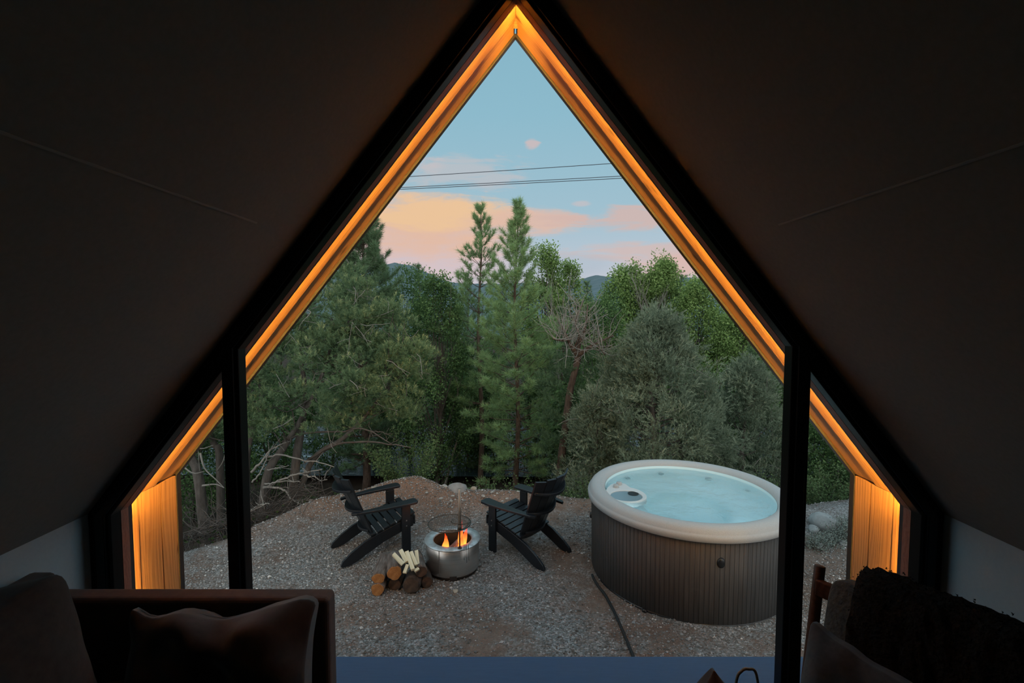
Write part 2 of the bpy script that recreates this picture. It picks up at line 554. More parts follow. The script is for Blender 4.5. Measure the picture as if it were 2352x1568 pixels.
# ------------------------------------------------------------------ object helpers
def tag(o, label=None, cat=None, group=None, kind=None):
    if label:
        o['label'] = label
    if cat:
        o['category'] = cat
    if group:
        o['group'] = group
    if kind:
        o['kind'] = kind
    return o


def thing(name, label, cat, loc=(0, 0, 0), rotz=0.0, group=None, kind=None):
    o = bpy.data.objects.new(name, None)
    o.empty_display_size = 0.2
    C.objects.link(o)
    o.location = tuple(loc)
    o.rotation_euler = (0, 0, rotz)
    return tag(o, label, cat, group, kind)


def link(name, me, material, parent=None, smooth=False):
    o = bpy.data.objects.new(name, me)
    C.objects.link(o)
    if material:
        me.materials.append(material)
    if parent:
        o.parent = parent
    if smooth:
        me.polygons.foreach_set('use_smooth', np.ones(len(me.polygons), dtype=bool))
    return o


def copy_tree(o, parent=None):
    c = o.copy()
    C.objects.link(c)
    if parent:
        c.parent = parent
    for ch in list(o.children):
        copy_tree(ch, c)
    return c


def np_mesh(name, V, k, attrs=None):
    """V: vertices of separate k-cornered faces, in order."""
    V = np.asarray(V, dtype=np.float32).reshape(-1, 3)
    me = bpy.data.meshes.new(name)
    nv = len(V)
    nf = nv // k
    me.vertices.add(nv)
    me.vertices.foreach_set('co', V.ravel())
    me.loops.add(nv)
    me.loops.foreach_set('vertex_index', np.arange(nv, dtype=np.int32))
    me.polygons.add(nf)
    me.polygons.foreach_set('loop_start', np.arange(0, nv, k, dtype=np.int32))
    if attrs:
        for an, av in attrs.items():
            a = me.attributes.new(an, 'FLOAT', 'POINT')
            a.data.foreach_set('value', np.asarray(av, dtype=np.float32))
    me.update(calc_edges=True)
    return me


def idx_mesh(name, V, faces, attrs=None):
    me = bpy.data.meshes.new(name)
    me.from_pydata([tuple(map(float, v)) for v in V], [], [tuple(map(int, f)) for f in faces])
    if attrs:
        for an, av in attrs.items():
            a = me.attributes.new(an, 'FLOAT', 'POINT')
            a.data.foreach_set('value', np.asarray(av, dtype=np.float32))
    me.update()
    return me


def nrm(a):
    a = np.asarray(a, float)
    return a / (np.linalg.norm(a, axis=-1, keepdims=True) + 1e-12)


class MB:
    def __init__(s):
        s.v = []
        s.f = []

    def add(s, V, Fc):
        o = len(s.v)
        s.v.extend([tuple(map(float, p)) for p in V])
        s.f.extend([tuple(int(i) + o for i in f) for f in Fc])
        return s

    def box(s, c, size, ax=None):
        """centre, full sizes, optional 3 axis vectors"""
        A = np.eye(3) if ax is None else np.array(ax, float)
        h = np.array(size, float) / 2
        V = [np.array(c, float) + A[0] * h[0] * i + A[1] * h[1] * j + A[2] * h[2] * k for i in (-1, 1) for j in (-1, 1) for k in (-1, 1)]
        Fc = [(0, 1, 3, 2), (4, 6, 7, 5), (0, 4, 5, 1), (2, 3, 7, 6), (0, 2, 6, 4), (1, 5, 7, 3)]
        return s.add(V, Fc)

    def bar(s, p0, p1, w, h, up=(0, 0, 1)):
        p0 = np.array(p0, float)
        p1 = np.array(p1, float)
        x = nrm(p1 - p0)
        y = nrm(np.cross(up, x))
        z = np.cross(x, y)
        return s.box((p0 + p1) / 2, (np.linalg.norm(p1 - p0), w, h), (x, y, z))

    def tube(s, pts, rad, n=8, cap=True):
        P = np.array(pts, float)
        m = len(P)
        R = np.full(m, rad, float) if np.isscalar(rad) else np.array(rad, float)
        T = np.gradient(P, axis=0)
        T = nrm(T)
        ref = np.array([0, 0, 1.0]) if abs(T[0][2]) < 0.9 else np.array([1.0, 0, 0])
        V = []
        X = nrm(np.cross(ref, T[0]))
        a = np.arange(n) * 2 * math.pi / n
        for i in range(m):
            X = X - T[i] * np.dot(X, T[i])
            X = X / (np.linalg.norm(X) + 1e-9)
            Y = np.cross(T[i], X)
            V.extend(P[i] + R[i] * (np.cos(q) * X + np.sin(q) * Y) for q in a)
        Fc = [(i * n + j, i * n + (j + 1) % n, (i + 1) * n + (j + 1) % n, (i + 1) * n + j) for i in range(m - 1) for j in range(n)]
        if cap:
            Fc.append(tuple(range(n))[::-1])
            Fc.append(tuple((m - 1) * n + j for j in range(n)))
        return s.add(V, Fc)

    def lathe(s, prof, n=64, c=(0, 0, 0), closed=False, jit=None):
        V = []
        for r, z in prof:
            for j in range(n):
                a = 2 * math.pi * j / n
                V.append((c[0] + r * math.cos(a), c[1] + r * math.sin(a), c[2] + z))
        m = len(prof)
        Fc = []
        rng = range(m) if closed else range(m - 1)
        for i in rng:
            i2 = (i + 1) % m
            for j in range(n):
                j2 = (j + 1) % n
                Fc.append((i * n + j, i * n + j2, i2 * n + j2, i2 * n + j))
        return s.add(V, Fc)

    def prism(s, poly, vec):
        """polygon of 3-D points pushed along vec"""
        n = len(poly)
        P = [np.array(p, float) for p in poly]
        V = P + [p + np.array(vec, float) for p in P]
        Fc = [tuple(range(n))[::-1], tuple(range(n, 2 * n))] + [(i, (i + 1) % n, n + (i + 1) % n, n + i) for i in range(n)]
        return s.add(V, Fc)

    def loft(s, secs, cap=True, closed=True):
        n = len(secs[0])
        V = [p for sec in secs for p in sec]
        m = len(secs)
        Fc = [(i * n + j, i * n + (j + 1) % n, (i + 1) * n + (j + 1) % n, (i + 1) * n + j) for i in range(m - 1) for j in range(n if closed else n - 1)]
        if cap:
            Fc.append(tuple(range(n))[::-1])
            Fc.append(tuple((m - 1) * n + j for j in range(n)))
        return s.add(V, Fc)

    def build(s, name, material, parent=None, origin=None, smooth=False, bevel=0.0, seg=2, sub=0):
        V = np.array(s.v, float)
        if origin is not None:
            V = V - np.array(origin, float)
        me = idx_mesh(name, V, s.f)
        bm = bmesh.new()
        bm.from_mesh(me)
        bmesh.ops.recalc_face_normals(bm, faces=bm.faces)
        bm.to_mesh(me)
        bm.free()
        o = link(name, me, material, parent, smooth)
        if origin is not None and parent is None:
            o.location = tuple(map(float, origin))
        if bevel:
            b = o.modifiers.new('bevel', 'BEVEL')
            b.width = bevel
            b.segments = seg
            b.limit_method = 'ANGLE'
            b.angle_limit = math.radians(40)
        if sub:
            sm = o.modifiers.new('sub', 'SUBSURF')
            sm.levels = sub
            sm.render_levels = sub
        return o


def spline(pts, n=12):
    P = np.array(pts, float)
    if len(P) < 3:
        return np.linspace(P[0], P[-1], n)
    Q = np.vstack([2 * P[0] - P[1], P, 2 * P[-1] - P[-2]])
    out = []
    m = len(P) - 1
    per = max(2, int(math.ceil(n / m)))
    for i in range(m):
        p0, p1, p2, p3 = Q[i:i + 4]
        for tt in np.linspace(0, 1, per, endpoint=(i == m - 1)):
            out.append(0.5 * (2 * p1 + (p2 - p0) * tt + (2 * p0 - 5 * p1 + 4 * p2 - p3) * tt ** 2 + (3 * p1 - p0 - 3 * p2 + p3) * tt ** 3))
    return np.array(out)


# ------------------------------------------------------------------ the cabin
CX = 0.018
D = 2.10                       # distance of the window wall
FLOOR = 0.80
FL = 0.86                      # furniture heights are measured from here
half = 1005.0 / F * D
kz = at(1176, 1180, D)[2]      # top of the knee wall
az_ = at(1176, -105, D)[2]     # ridge
BACK = -2.6


def house_outline(inset_s=0.0, inset_v=0.0, bottom=FLOOR):
    """left-bottom, left-knee, ridge, right-knee, right-bottom as (x, z), moved inwards"""
    slope = (az_ - kz) / half
    L = math.sqrt(1 + slope * slope)
    drop = inset_s * L                    # vertical shift of the slope line
    xv = half - inset_v
    zk = az_ - drop - slope * xv
    return [(CX - xv, bottom), (CX - xv, zk), (CX, az_ - drop), (CX + xv, zk), (CX + xv, bottom)]


def ring(o1, o2, y0, y1, bottom=False):
    """solid band between two open outlines, from y0 to y1"""
    mb = MB()
    n = len(o1)
    V = []
    for (x, z) in o1:
        V += [(x, y0, z), (x, y1, z)]
    for (x, z) in o2:
        V += [(x, y0, z), (x, y1, z)]
    f = []
    for i in range(n - 1):
        a, b = 2 * i, 2 * i + 2
        c, d = 2 * n + 2 * i, 2 * n + 2 * i + 2
        f += [(a, b, d, c), (a + 1, c + 1, d + 1, b + 1), (a, a + 1, b + 1, b), (c, d, d + 1, c + 1)]
    f += [(0, 2 * n, 2 * n + 1, 1), (2 * n - 2, 2 * n - 1, 4 * n - 1, 4 * n - 2)]
    return mb.add(V, f)


def structure(o, label=None):
    o['kind'] = 'structure'
    return o


A0 = house_outline()
A1 = house_outline(-0.14, -0.10)
# ceiling: both slopes; knee walls; floor; rear wall
mb = MB()
for s in (0, 1):
    i, j = (1, 2) if s == 0 else (3, 2)
    q = [A0[i], A0[j], A1[j], A1[i]]
    mb.prism([(x, BACK, z) for x, z in q], (0, D - BACK, 0))
structure(mb.build('ceiling', M['ceiling']))
for nm, i in (('wall_left', 0), ('wall_right', 4)):
    sgn = -1 if i == 0 else 1
    x = A0[i][0]
    mb = MB().box((x + sgn * 0.05, (BACK + D) / 2, (FLOOR + kz) / 2), (0.1, D - BACK, kz - FLOOR))
    structure(mb.build(nm, M['wall']))
structure(MB().box((CX, (BACK + D) / 2, FLOOR - 0.05), (2 * half + 0.2, D - BACK, 0.1)).build('floor', M['floor']))
structure(MB().prism([(x, BACK - 0.1, z) for x, z in A1], (0, 0.1, 0)).build('wall_back', M['wall']))
# the taped seams of the ceiling
for k, (u, v, sg) in enumerate(((199, 373, -1), (2097, 413, 1))):
    slope = (az_ - kz) / half
    d = ray(u, v)
    # plane: z = az_ - slope*|x-CX|
    tt = (az_ - CAM[2] - slope * sg * (CAM[0] - CX)) / (d[2] + slope * sg * d[0])
    p = CAM + d * tt
    nn = nrm(np.array([-sg * slope, 0, -1.0]))
    y1 = at(442 if sg < 0 else 1938, 460, 1.0)
    c = np.array([p[0], 0.55, p[2]]) + nn * 0.001
    tx = nrm(np.array([1, 0, -sg * slope]))
    o = MB().box(c, (0.006, 2.4, 0.004), (tx, (0, 1, 0), nn)).build('trim_%d' % (k + 1), M['seam'])
    structure(o)

# ---- the gable window: black frame, two mullions, three panes
W0 = house_outline(0.0, 0.0, FLOOR)
W1 = house_outline(0.083, 0.100, FLOOR)
win = thing('window_1', None, None, (CX, D, FLOOR), kind='structure')
WO = np.array([CX, D, FLOOR])
fr = ring(W0, W1, D - 0.004, D + 0.055)
fr.box((CX, D + 0.027, FLOOR + 0.01), (2 * half, 0.06, 0.02))
fr.build('window_frame', M['frame'], win, WO, bevel=0.004)
W2 = house_outline(0.030, 0.035, FLOOR)
W3 = house_outline(0.068, 0.082, FLOOR)
ring(W2, W3, D - 0.018, D + 0.0).build('frame_lip', M['frame'], win, WO, bevel=0.005)
slope = (az_ - kz) / half
mulls = [(-1.266, -1.190), (1.217, 1.303)]
for x0, x1 in mulls:
    ztop = [az_ - slope * abs(x - CX) - 0.02 for x in (x0, x1)]
    mb = MB().prism([(x0, D - 0.006, FLOOR), (x1, D - 0.006, FLOOR), (x1, D - 0.006, ztop[1]), (x0, D - 0.006, ztop[0])], (0, 0.061, 0))
    m = mb.build('mullion', M['frame'], win, WO, bevel=0.004)
    xm = (x0 + x1) / 2
    MB().prism([(xm - 0.022, D - 0.022, FLOOR), (xm + 0.022, D - 0.022, FLOOR), (xm + 0.022, D - 0.022, az_ - slope * abs(xm + 0.022 - CX) - 0.1), (xm - 0.022, D - 0.022, az_ - slope * abs(xm - 0.022 - CX) - 0.1)], (0, 0.018, 0)).build('mullion_cap', M['frame'], m, WO, bevel=0.003)


def zroof(x, off):
    return az_ - slope * abs(x - CX) - off


GY = D + 0.040
gz0 = FLOOR + 0.015
xe = half - 0.09
offg = 0.078 * math.sqrt(1 + slope * slope)
panes = [
    [(CX - xe, gz0), (mulls[0][0] + 0.01, gz0), (mulls[0][0] + 0.01, zroof(mulls[0][0], offg)), (CX - xe, zroof(CX - xe, offg))],
    [(mulls[0][1] - 0.01, gz0), (mulls[1][0] + 0.01, gz0), (mulls[1][0] + 0.01, zroof(mulls[1][0], offg)), (CX, zroof(CX, offg)), (mulls[0][1] - 0.01, zroof(mulls[0][1], offg))],
    [(mulls[1][1] - 0.01, gz0), (CX + xe, gz0), (CX + xe, zroof(CX + xe, offg)), (mulls[1][1] - 0.01, zroof(mulls[1][1], offg))],
]
for p in panes:
    me = idx_mesh('pane', [(x - WO[0], GY - WO[1], z - WO[2]) for x, z in p], [tuple(range(len(p)))])
    link('pane', me, M['glass'], win)

# ---- the wooden eave outside: casing, cedar soffit boards, warm led strips, dark metal edge
YC0, YC1 = D + 0.055, D + 0.098
B0 = house_outline(0.083, 0.100, FLOOR - 0.1)
B1 = house_outline(0.02, 0.03, FLOOR - 0.1)
structure(ring(B1, B0, YC0, YC1).build('trim_3', M['casing']))
YE = 2.585
S0 = house_outline(0.038, 0.055, 0.68)


def soffit(idx, p0, p1, nrm_in, joints, name):
    """boards lying in the plane p0-p1 (x, z) x depth; nrm_in points into the opening"""
    p0 = np.array([p0[0], 0, p0[1]])
    p1 = np.array([p1[0], 0, p1[1]])
    ax = nrm(p1 - p0)
    L = np.linalg.norm(p1 - p0)
    n3 = np.array([nrm_in[0], 0, nrm_in[1]])
    Mx = Matrix(((ax[0], 0, n3[0], 0), (0, 1, 0, 0), (ax[2], 0, n3[2], 0), (0, 0, 0, 1)))
    origin = p0 + np.array([0, YC1, 0])
    root = bpy.data.objects.new(name, None)
    C.objects.link(root)
    Mx = Matrix.Translation(Vector(origin)) @ Mx
    root.matrix_world = Mx
    root['kind'] = 'structure'
    ys = [YC0 - 0.01 - YC1] + [j - YC1 for j in joints] + [YE - YC1]
    for k in range(len(ys) - 1):
        rec = (0.0, -0.003, -0.004, -0.004)[min(k, 3)] if len(ys) > 3 else (0.0, -0.011)[k]
        g = 0.005 if k else 0.0
        mb = MB().box((L / 2, (ys[k] + g + ys[k + 1]) / 2, -0.012 + rec), (L, ys[k + 1] - ys[k] - g, 0.024))
        o = mb.build('soffit_board', M['cedar'], root, bevel=0.002)
        # every board shows its own piece of grain
        for vtx in o.data.vertices:
            vtx.co.x += 3.1 * k + 1.7 * idx
            vtx.co.y += 0.37 * k
        o.location = (-(3.1 * k + 1.7 * idx), -0.37 * k, 0)
    MB().box((L / 2, 0.006, 0.026), (L - 0.02, 0.008, 0.012)).build('led_strip', M[LEDM], root)
    MB().box((L / 2, 0.013, 0.038), (L - 0.02, 0.026, 0.006)).build('led_glow_shield', M['fascia'], root)  # unseen plate added to keep the strip's glow on the soffit
    MB().box((L / 2, YE - YC1 + 0.018, -0.030), (L + 0.02, 0.036, 0.06)).build('metal_edge', M['fascia'], root, bevel=0.003)
    MB().box((L / 2, (YE - YC1) / 2 - 0.02, -0.06), (L + 0.05, YE - YC1 + 0.12, 0.07)).build('eave_backing', M['roof'], root)
    return root


sl = nrm(np.array([half, az_ - kz]))
LEDM = 'led_roof'
soffit(0, S0[1], S0[2], (sl[1], -sl[0]), [2.43], 'trim_4')
soffit(1, S0[3], S0[2], (-sl[1], -sl[0]), [2.43], 'trim_5')
LEDM = 'led'
soffit(2, S0[0], S0[1], (1, 0), [2.312, 2.465], 'trim_6')
soffit(3, S0[4], S0[3], (-1, 0), [2.312, 2.465], 'trim_7')

structure(MB().box((CX, (YC1 + YE - 0.06) / 2, S0[2][1] + 0.014), (0.05, YE - 0.06 - YC1, 0.02)).build('trim_8', M['cedar']))
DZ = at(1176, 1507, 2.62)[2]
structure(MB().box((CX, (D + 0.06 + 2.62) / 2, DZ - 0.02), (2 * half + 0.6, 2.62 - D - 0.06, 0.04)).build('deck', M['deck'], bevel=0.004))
structure(MB().box((CX, 0, 0.20), (2 * half + 0.2, 2 * 2.5, 0.72)).build('foundation', M['foundation']))


# ------------------------------------------------------------------ the ground
def vnoise(x, y, s, seed=0):
    r = np.random.default_rng(seed)
    T = r.random((64, 64))
    X = np.asarray(x) * s
    Y = np.asarray(y) * s
    xi = np.floor(X).astype(int)
    yi = np.floor(Y).astype(int)
    fx = X - xi
    fy = Y - yi
    fx = fx * fx * (3 - 2 * fx)
    fy = fy * fy * (3 - 2 * fy)
    g = lambda a, b: T[a % 64, b % 64]
    return (g(xi, yi) * (1 - fx) + g(xi + 1, yi) * fx) * (1 - fy) + (g(xi, yi + 1) * (1 - fx) + g(xi + 1, yi + 1) * fx) * fy - 0.5


EX = [-30, -8, -5.2, -3.62, -3.3, -3.0, -2.66, -2.2, -1.66, -0.6, 0.73, 2.2, 3.7, 4.6, 8, 30]
EY = [1.0, 2.6, 4.0, 5.15, 5.55, 6.05, 6.62, 6.80, 6.85, 6.75, 6.65, 6.5, 6.3, 6.6, 7.5, 8]
BH = [0, 0, 0.03, 0.05, 0.06, 0.08, 0.12, 0.20, 0.30, 0.16, 0.10, 0.10, 0.06, 0.05, 0, 0]


def edge_y(x):
    return np.interp(x, EX, EY) + 0.10 * vnoise(x, x * 0 + 3.3, 1.9, 5)


def gz(x, y):
    x = np.asarray(x, float)
    y = np.asarray(y, float)
    e = edge_y(x)
    d = y - e
    plat = 0.05 * vnoise(x, y, 0.9, 1) + 0.025 * vnoise(x, y, 3.1, 2) + 0.010 * vnoise(x, y, 8.0, 4)
    b = np.interp(x, EX, BH) * np.exp(-((d + 0.22) / 0.30) ** 2) * (1 + 0.9 * vnoise(x, y, 2.3, 9))
    fall = -np.clip(d, 0, None) * 0.55
    fall = np.maximum(fall, -2.1 - 0.015 * d) + 0.35 * vnoise(x, y, 0.35, 6) * np.clip(d / 3, 0, 1)
    far = np.clip((y - 24) / 40, 0, 1) * 1.2
    return plat * np.clip(1 - d, 0.3, 1) - 0.085 + 0.045 * np.clip((y - 5.2) / 1.6, 0, 1) + b + np.where(d > 0, fall, 0) + far


def gzf(x, y):
    return float(gz(np.array([x]), np.array([y]))[0])


xs = np.concatenate([np.arange(-70, -9, 2.2), np.arange(-9, -5, 0.25), np.arange(-5, 5.5, 0.045), np.arange(5.5, 10, 0.25), np.arange(10, 70, 2.2)])
ys = np.concatenate([np.arange(-6, 2.4, 0.6), np.arange(2.4, 7.6, 0.045), np.arange(7.6, 14, 0.22), np.arange(14, 90, 1.5)])
GX, GYY = np.meshgrid(xs, ys)
Z = gz(GX, GYY)
nx, ny = len(xs), len(ys)
V = np.stack([GX, GYY, Z], -1).reshape(-1, 3)
ii = np.arange(nx * ny).reshape(ny, nx)
Fq = np.stack([ii[:-1, :-1], ii[:-1, 1:], ii[1:, 1:], ii[1:, :-1]], -1).reshape(-1, 4)
dd = (GYY - edge_y(GX)).ravel()
pad = np.clip(0.5 - dd / 0.5, 0, 1)
berm = np.exp(-((dd + 0.15) / 0.42) ** 2) * np.clip((np.interp(GX.ravel(), EX, BH) - 0.05) / 0.09, 0, 1)
me = idx_mesh('ground', V, Fq, {'pad': pad, 'berm': berm})
g_ob = link('ground', me, M['ground'], smooth=True)
structure(g_ob)


def scatter_pad(n, seed, clump=True):
    r = np.random.default_rng(seed)
    x = r.uniform(-4.7, 5.2, n)
    y = r.uniform(2.62, 7.0, n)
    keep = y < edge_y(x) + 0.15
    if clump:
        f = 0.35 + 1.5 * (vnoise(x, y, 1.1, 11) + 0.5 * vnoise(x, y, 2.6, 12)) + 0.25
        keep &= r.random(n) < np.clip(f, 0.12, 1)
    keep &= (x - 1.795) ** 2 + (y - 4.88) ** 2 > 0.93 ** 2
    return x[keep], y[keep]


def make_pebbles():
    r = np.random.default_rng(21)
    x, y = scatter_pad(150000, 22)
    n = len(x)
    z = gz(x, y)
    s = np.clip(r.lognormal(-5.02, 0.45, n), 0.003, 0.019)
    octv = np.array([(1, 0, 0), (0, 1, 0), (-1, 0, 0), (0, -1, 0), (0, 0, 0.75), (0, 0, -0.75)], float)
    V = octv[None] * (1 + 0.5 * (r.random((n, 6, 3)) - 0.5))
    a = r.uniform(0, 6.28, n)
    ca, sa = np.cos(a), np.sin(a)
    X = V[..., 0] * ca[:, None] - V[..., 1] * sa[:, None]
    Yy = (V[..., 0] * sa[:, None] + V[..., 1] * ca[:, None]) * r.uniform(0.6, 1, n)[:, None]
    V = np.stack([X, Yy, V[..., 2]], -1) * s[:, None, None]
    V = V + np.stack([x, y, z + s * 0.25], -1)[:, None, :]
    fc = np.array([(0, 1, 4), (1, 2, 4), (2, 3, 4), (3, 0, 4), (1, 0, 5), (2, 1, 5), (3, 2, 5), (0, 3, 5)])
    tri = V[:, fc.ravel()].reshape(-1, 3)
    tint = np.repeat(np.clip(r.beta(1.4, 1.5, n), 0, 1), 24)
    me = np_mesh('gravel', tri, 3, {'tint': tint})
    o = link('gravel', me, M['pebble'])
    tag(o, 'crushed grey and tan gravel scattered over the bare yard', 'gravel', kind='stuff')


make_pebbles()

# creek and the far hills
structure(idx_and := link('river', idx_mesh('river', [(-40, 14.0, -1.98), (40, 12.5, -1.98), (40, 18.5, -1.98), (-40, 20, -1.98)], [(0, 1, 2, 3)]), M['river']))


def make_hills():
    us = np.arange(-300, 2700, 6.0)
    prof = np.interp(us, [300, 700, 860, 905, 945, 975, 1010, 1060, 1200, 1290, 1335, 1368, 1400, 1430, 1480, 1540, 1580, 1620, 1660, 1800, 2100],
                     [640, 610, 612, 604, 609, 622, 640, 652, 650, 652, 640, 632, 635, 645, 655, 645, 638, 645, 655, 660, 640])
    V = []
    n = len(us)
    r = np.random.default_rng(5)
    jag = np.convolve(r.normal(0, 1.3, n + 4), np.ones(3) / 3, 'same')[:n]
    rows = 14
    for k in range(rows):
        f = k / (rows - 1)
        Y = 86 + 834 * f
        for i, u in enumerate(us):
            top = at(u, prof[i] + jag[i], 920)
            z = -1.6 + (top[2] + 1.6) * f ** 1.25
            V.append((top[0] * (0.25 + 0.75 * f), Y + 40 * math.sin(i * 0.22) * f * (1 - f), z))
    Fc = [(k * n + i, k * n + i + 1, (k + 1) * n + i + 1, (k + 1) * n + i) for k in range(rows - 1) for i in range(n - 1)]
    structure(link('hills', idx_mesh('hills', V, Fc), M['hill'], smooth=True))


make_hills()


# ------------------------------------------------------------------ plants
def rand_unit(r, n):
    v = r.normal(size=(n, 3))
    return nrm(v)


def needles(P, Dv, K, L, w, lo, hi, back, r, tint=None, tipboost=0.0):
    """K slim needles round each shoot P pointing along Dv"""
    n = len(P)
    P = np.repeat(P, K, 0)
    Dd = np.repeat(nrm(Dv), K, 0)
    N = n * K
    R = rand_unit(r, N)
    perp = nrm(R - (R * Dd).sum(1, keepdims=True) * Dd)
    a = r.uniform(lo, hi, N)[:, None]
    d = Dd * np.cos(a) + perp * np.sin(a)
    bk = r.random(N)
    base = P - Dd * (back * bk)[:, None]
    side = nrm(np.cross(d, rand_unit(r, N))) * (w / 2)
    ln = (L * r.uniform(0.65, 1.1, N))[:, None]
    V = np.stack([base - side, base + side, base + d * ln], 1).reshape(-1, 3)
    if tint is None:
        tint = r.random(n)
    tt = np.repeat(tint, K) * 0.8 + 0.2 * r.random(N)
    tt = np.clip(tt + tipboost * (1 - bk), 0, 1)
    return V, np.repeat(tt, 3)


def leaves(P, size, r, tint=None, droop=0.3):
    n = len(P)
    d = rand_unit(r, n)
    d[:, 2] -= droop
    d = nrm(d)
    s = nrm(np.cross(d, rand_unit(r, n)))
    L = size * r.uniform(0.7, 1.3, n)[:, None]
    V = np.stack([P, P + d * L * 0.5 + s * L * 0.36, P + d * L, P + d * L * 0.5 - s * L * 0.36], 1).reshape(-1, 3)
    if tint is None:
        tint = r.random(n)
    return V, np.repeat(tint, 4)


def curve_branch(r, p0, d0, L, m=6, lift=0.25, wob=0.12):
    pts = [np.array(p0, float)]
    d = nrm(np.array(d0, float))
    st = L / (m - 1)
    for i in range(m - 1):
        d = nrm(d + np.array([0, 0, lift / (m - 1)]) + r.normal(0, wob, 3) * 0.6)
        pts.append(pts[-1] + d * st)
    return np.array(pts)


def plant(name, label, cat, parts, loc, rotz=0.0, group=None, scale=1.0):
    o = thing(name, label, cat, loc, rotz, group)
    o.scale = (scale,) * 3
    for pn, kind, data, m in parts:
        if kind == 'mb':
            q_ = data.build(pn, m, o, smooth=True)
            if pn in ('branches', 'stems'):
                q_['kind'] = 'stuff'
        else:
            V, t, k = data
            link(pn, np_mesh(pn, V, k, {'tint': t}), m, o)
    return o


def pine_parts(seed, H, spread, crown=0.18, whorl=0.21, nb=5, K=22, needle=0.11, w=0.0075, dens=1.0, trunk_r=None, m=None, sparse=0.0, bark=None):
    r = np.random.default_rng(seed)
    tr = trunk_r or H * 0.0125
    tp = np.array([[0.03 * H * 0.2 * math.sin(i * 0.8 + seed), 0.03 * H * 0.2 * math.cos(i * 0.7 + seed), H * i / 12 - 0.15] for i in range(13)])
    tp[0, :2] = 0
    T = MB().tube(tp, [tr * (1.25 if i == 0 else 1) * (1 - i / 12.6) + 0.006 for i in range(13)], 9)
    Bm = MB()
    P, Dv, tint = [], [], []
    z = crown * H
    az0 = 0
    while z < H * 0.985:
        t = (z - crown * H) / (H * (1 - crown))
        base = np.array([np.interp(z, tp[:, 2], tp[:, 0]), np.interp(z, tp[:, 2], tp[:, 1]), z])
        ln0 = spread * (min(1.0, (1 - t) / 0.55) ** 0.95 * 0.9 + 0.12) * min(1, 0.7 + t * 2.2)
        for k in range(nb if t < 0.85 else 4):
            if r.random() < sparse:
                continue
            a = az0 + k * 2 * math.pi / nb + r.normal(0, 0.3)
            ln = ln0 * r.uniform(0.6, 1.18)
            el = math.radians(-6 + 52 * t + r.normal(0, 9))
            d0 = np.array([math.cos(a) * math.cos(el), math.sin(a) * math.cos(el), math.sin(el)])
            bp = curve_branch(r, base, d0, ln, 6, 0.45)
            Bm.tube(bp, np.linspace(max(0.006, tr * 0.20 * (1 - t * 0.7)), 0.003, 6), 4, False)
            steps = max(2, int(ln / 0.105 * dens))
            for q in range(steps):
                s = 0.28 + 0.72 * (q + r.random() * 0.6) / steps
                s = min(s, 1.0)
                fi = s * 5
                i0 = min(int(fi), 4)
                pp = bp[i0] + (bp[i0 + 1] - bp[i0]) * (fi - i0)
                dirb = nrm(bp[i0 + 1] - bp[i0])
                for sd in (-1, 1):
                    side = nrm(np.cross(dirb, (0, 0, 1))) * sd
                    dv = nrm(dirb * 0.75 + side * r.uniform(0.3, 1.0) + np.array([0, 0, r.uniform(-0.1, 0.55)]))
                    sl_ = min(0.30, ln * 0.32) * (1.15 - s * 0.75) * r.uniform(0.5, 1.2)
                    P.append(pp + dv * sl_)
                    Dv.append(dv + np.array([0, 0, 0.35]))
                    tint.append(min(1, max(0, 0.22 + 0.42 * s + 0.25 * r.random())))
            P.append(bp[-1])
            Dv.append(bp[-1] - bp[-2] + np.array([0, 0, 0.02]))
            tint.append(0.8)
        az0 += 1.1
        z += whorl * r.uniform(0.75, 1.25) * (1.0 - 0.35 * t)
    P.append(tp[-1])
    Dv.append(np.array([0, 0, 1.0]))
    tint.append(0.9)
    V, tt = needles(np.array(P), np.array(Dv), K, needle, w, 0.25, 1.25, needle * 1.1, r, np.array(tint))
    return [('trunk', 'mb', T, bark or M['bark']), ('branches', 'mb', Bm, bark or M['bark']), ('foliage', 'np', (V, tt, 3), m or M['pine'])]


def clump_pts(r, centers, rad, n, up=0.35, squash=0.8):
    """shoots on the skin of every clump, looking outwards and up"""
    P, Dv, h = [], [], []
    for c, R in zip(centers, rad):
        d = rand_unit(r, n)
        d[:, 2] = np.where(d[:, 2] < -0.35, -d[:, 2], d[:, 2])
        q = d * R * (r.uniform(0.55, 1.0, n) ** 0.5)[:, None]
        q[:, 2] *= squash
        P.append(c + q)
        Dv.append(nrm(d + np.array([0, 0, up])))
        h.append(d[:, 2])
    return np.vstack(P), np.vstack(Dv), np.concatenate(h)


def bare_tree(seed, H, trunk_r, forks=3, levels=4, spread=0.6, lift=0.25, m=None, lean=(0, 0)):
    r = np.random.default_rng(seed)
    T = MB()

    def grow(p, d, L, rad, lev):
        mseg = 5
        bp = curve_branch(r, p, d, L, mseg, lift, 0.22)
        T.tube(bp, np.linspace(rad, max(rad * 0.55, 0.0035), mseg), 7 if lev == 0 else 4, False)
        if lev >= levels:
            return
        for k in range(forks + (1 if lev > 1 else 0)):
            s = r.uniform(0.45, 1.0) if k else 1.0
            fi = s * (mseg - 1)
            i0 = min(int(fi), mseg - 2)
            pp = bp[i0] + (bp[i0 + 1] - bp[i0]) * (fi - i0)
            dd_ = nrm(nrm(bp[i0 + 1] - bp[i0]) + rand_unit(r, 1)[0] * spread)
            grow(pp, dd_, L * r.uniform(0.5, 0.78), max(rad * r.uniform(0.42, 0.62), 0.004), lev + 1)
    grow(np.array([0, 0, -0.2]), np.array([lean[0], lean[1], 1.0]), H * 0.42, trunk_r, 0)
    return T


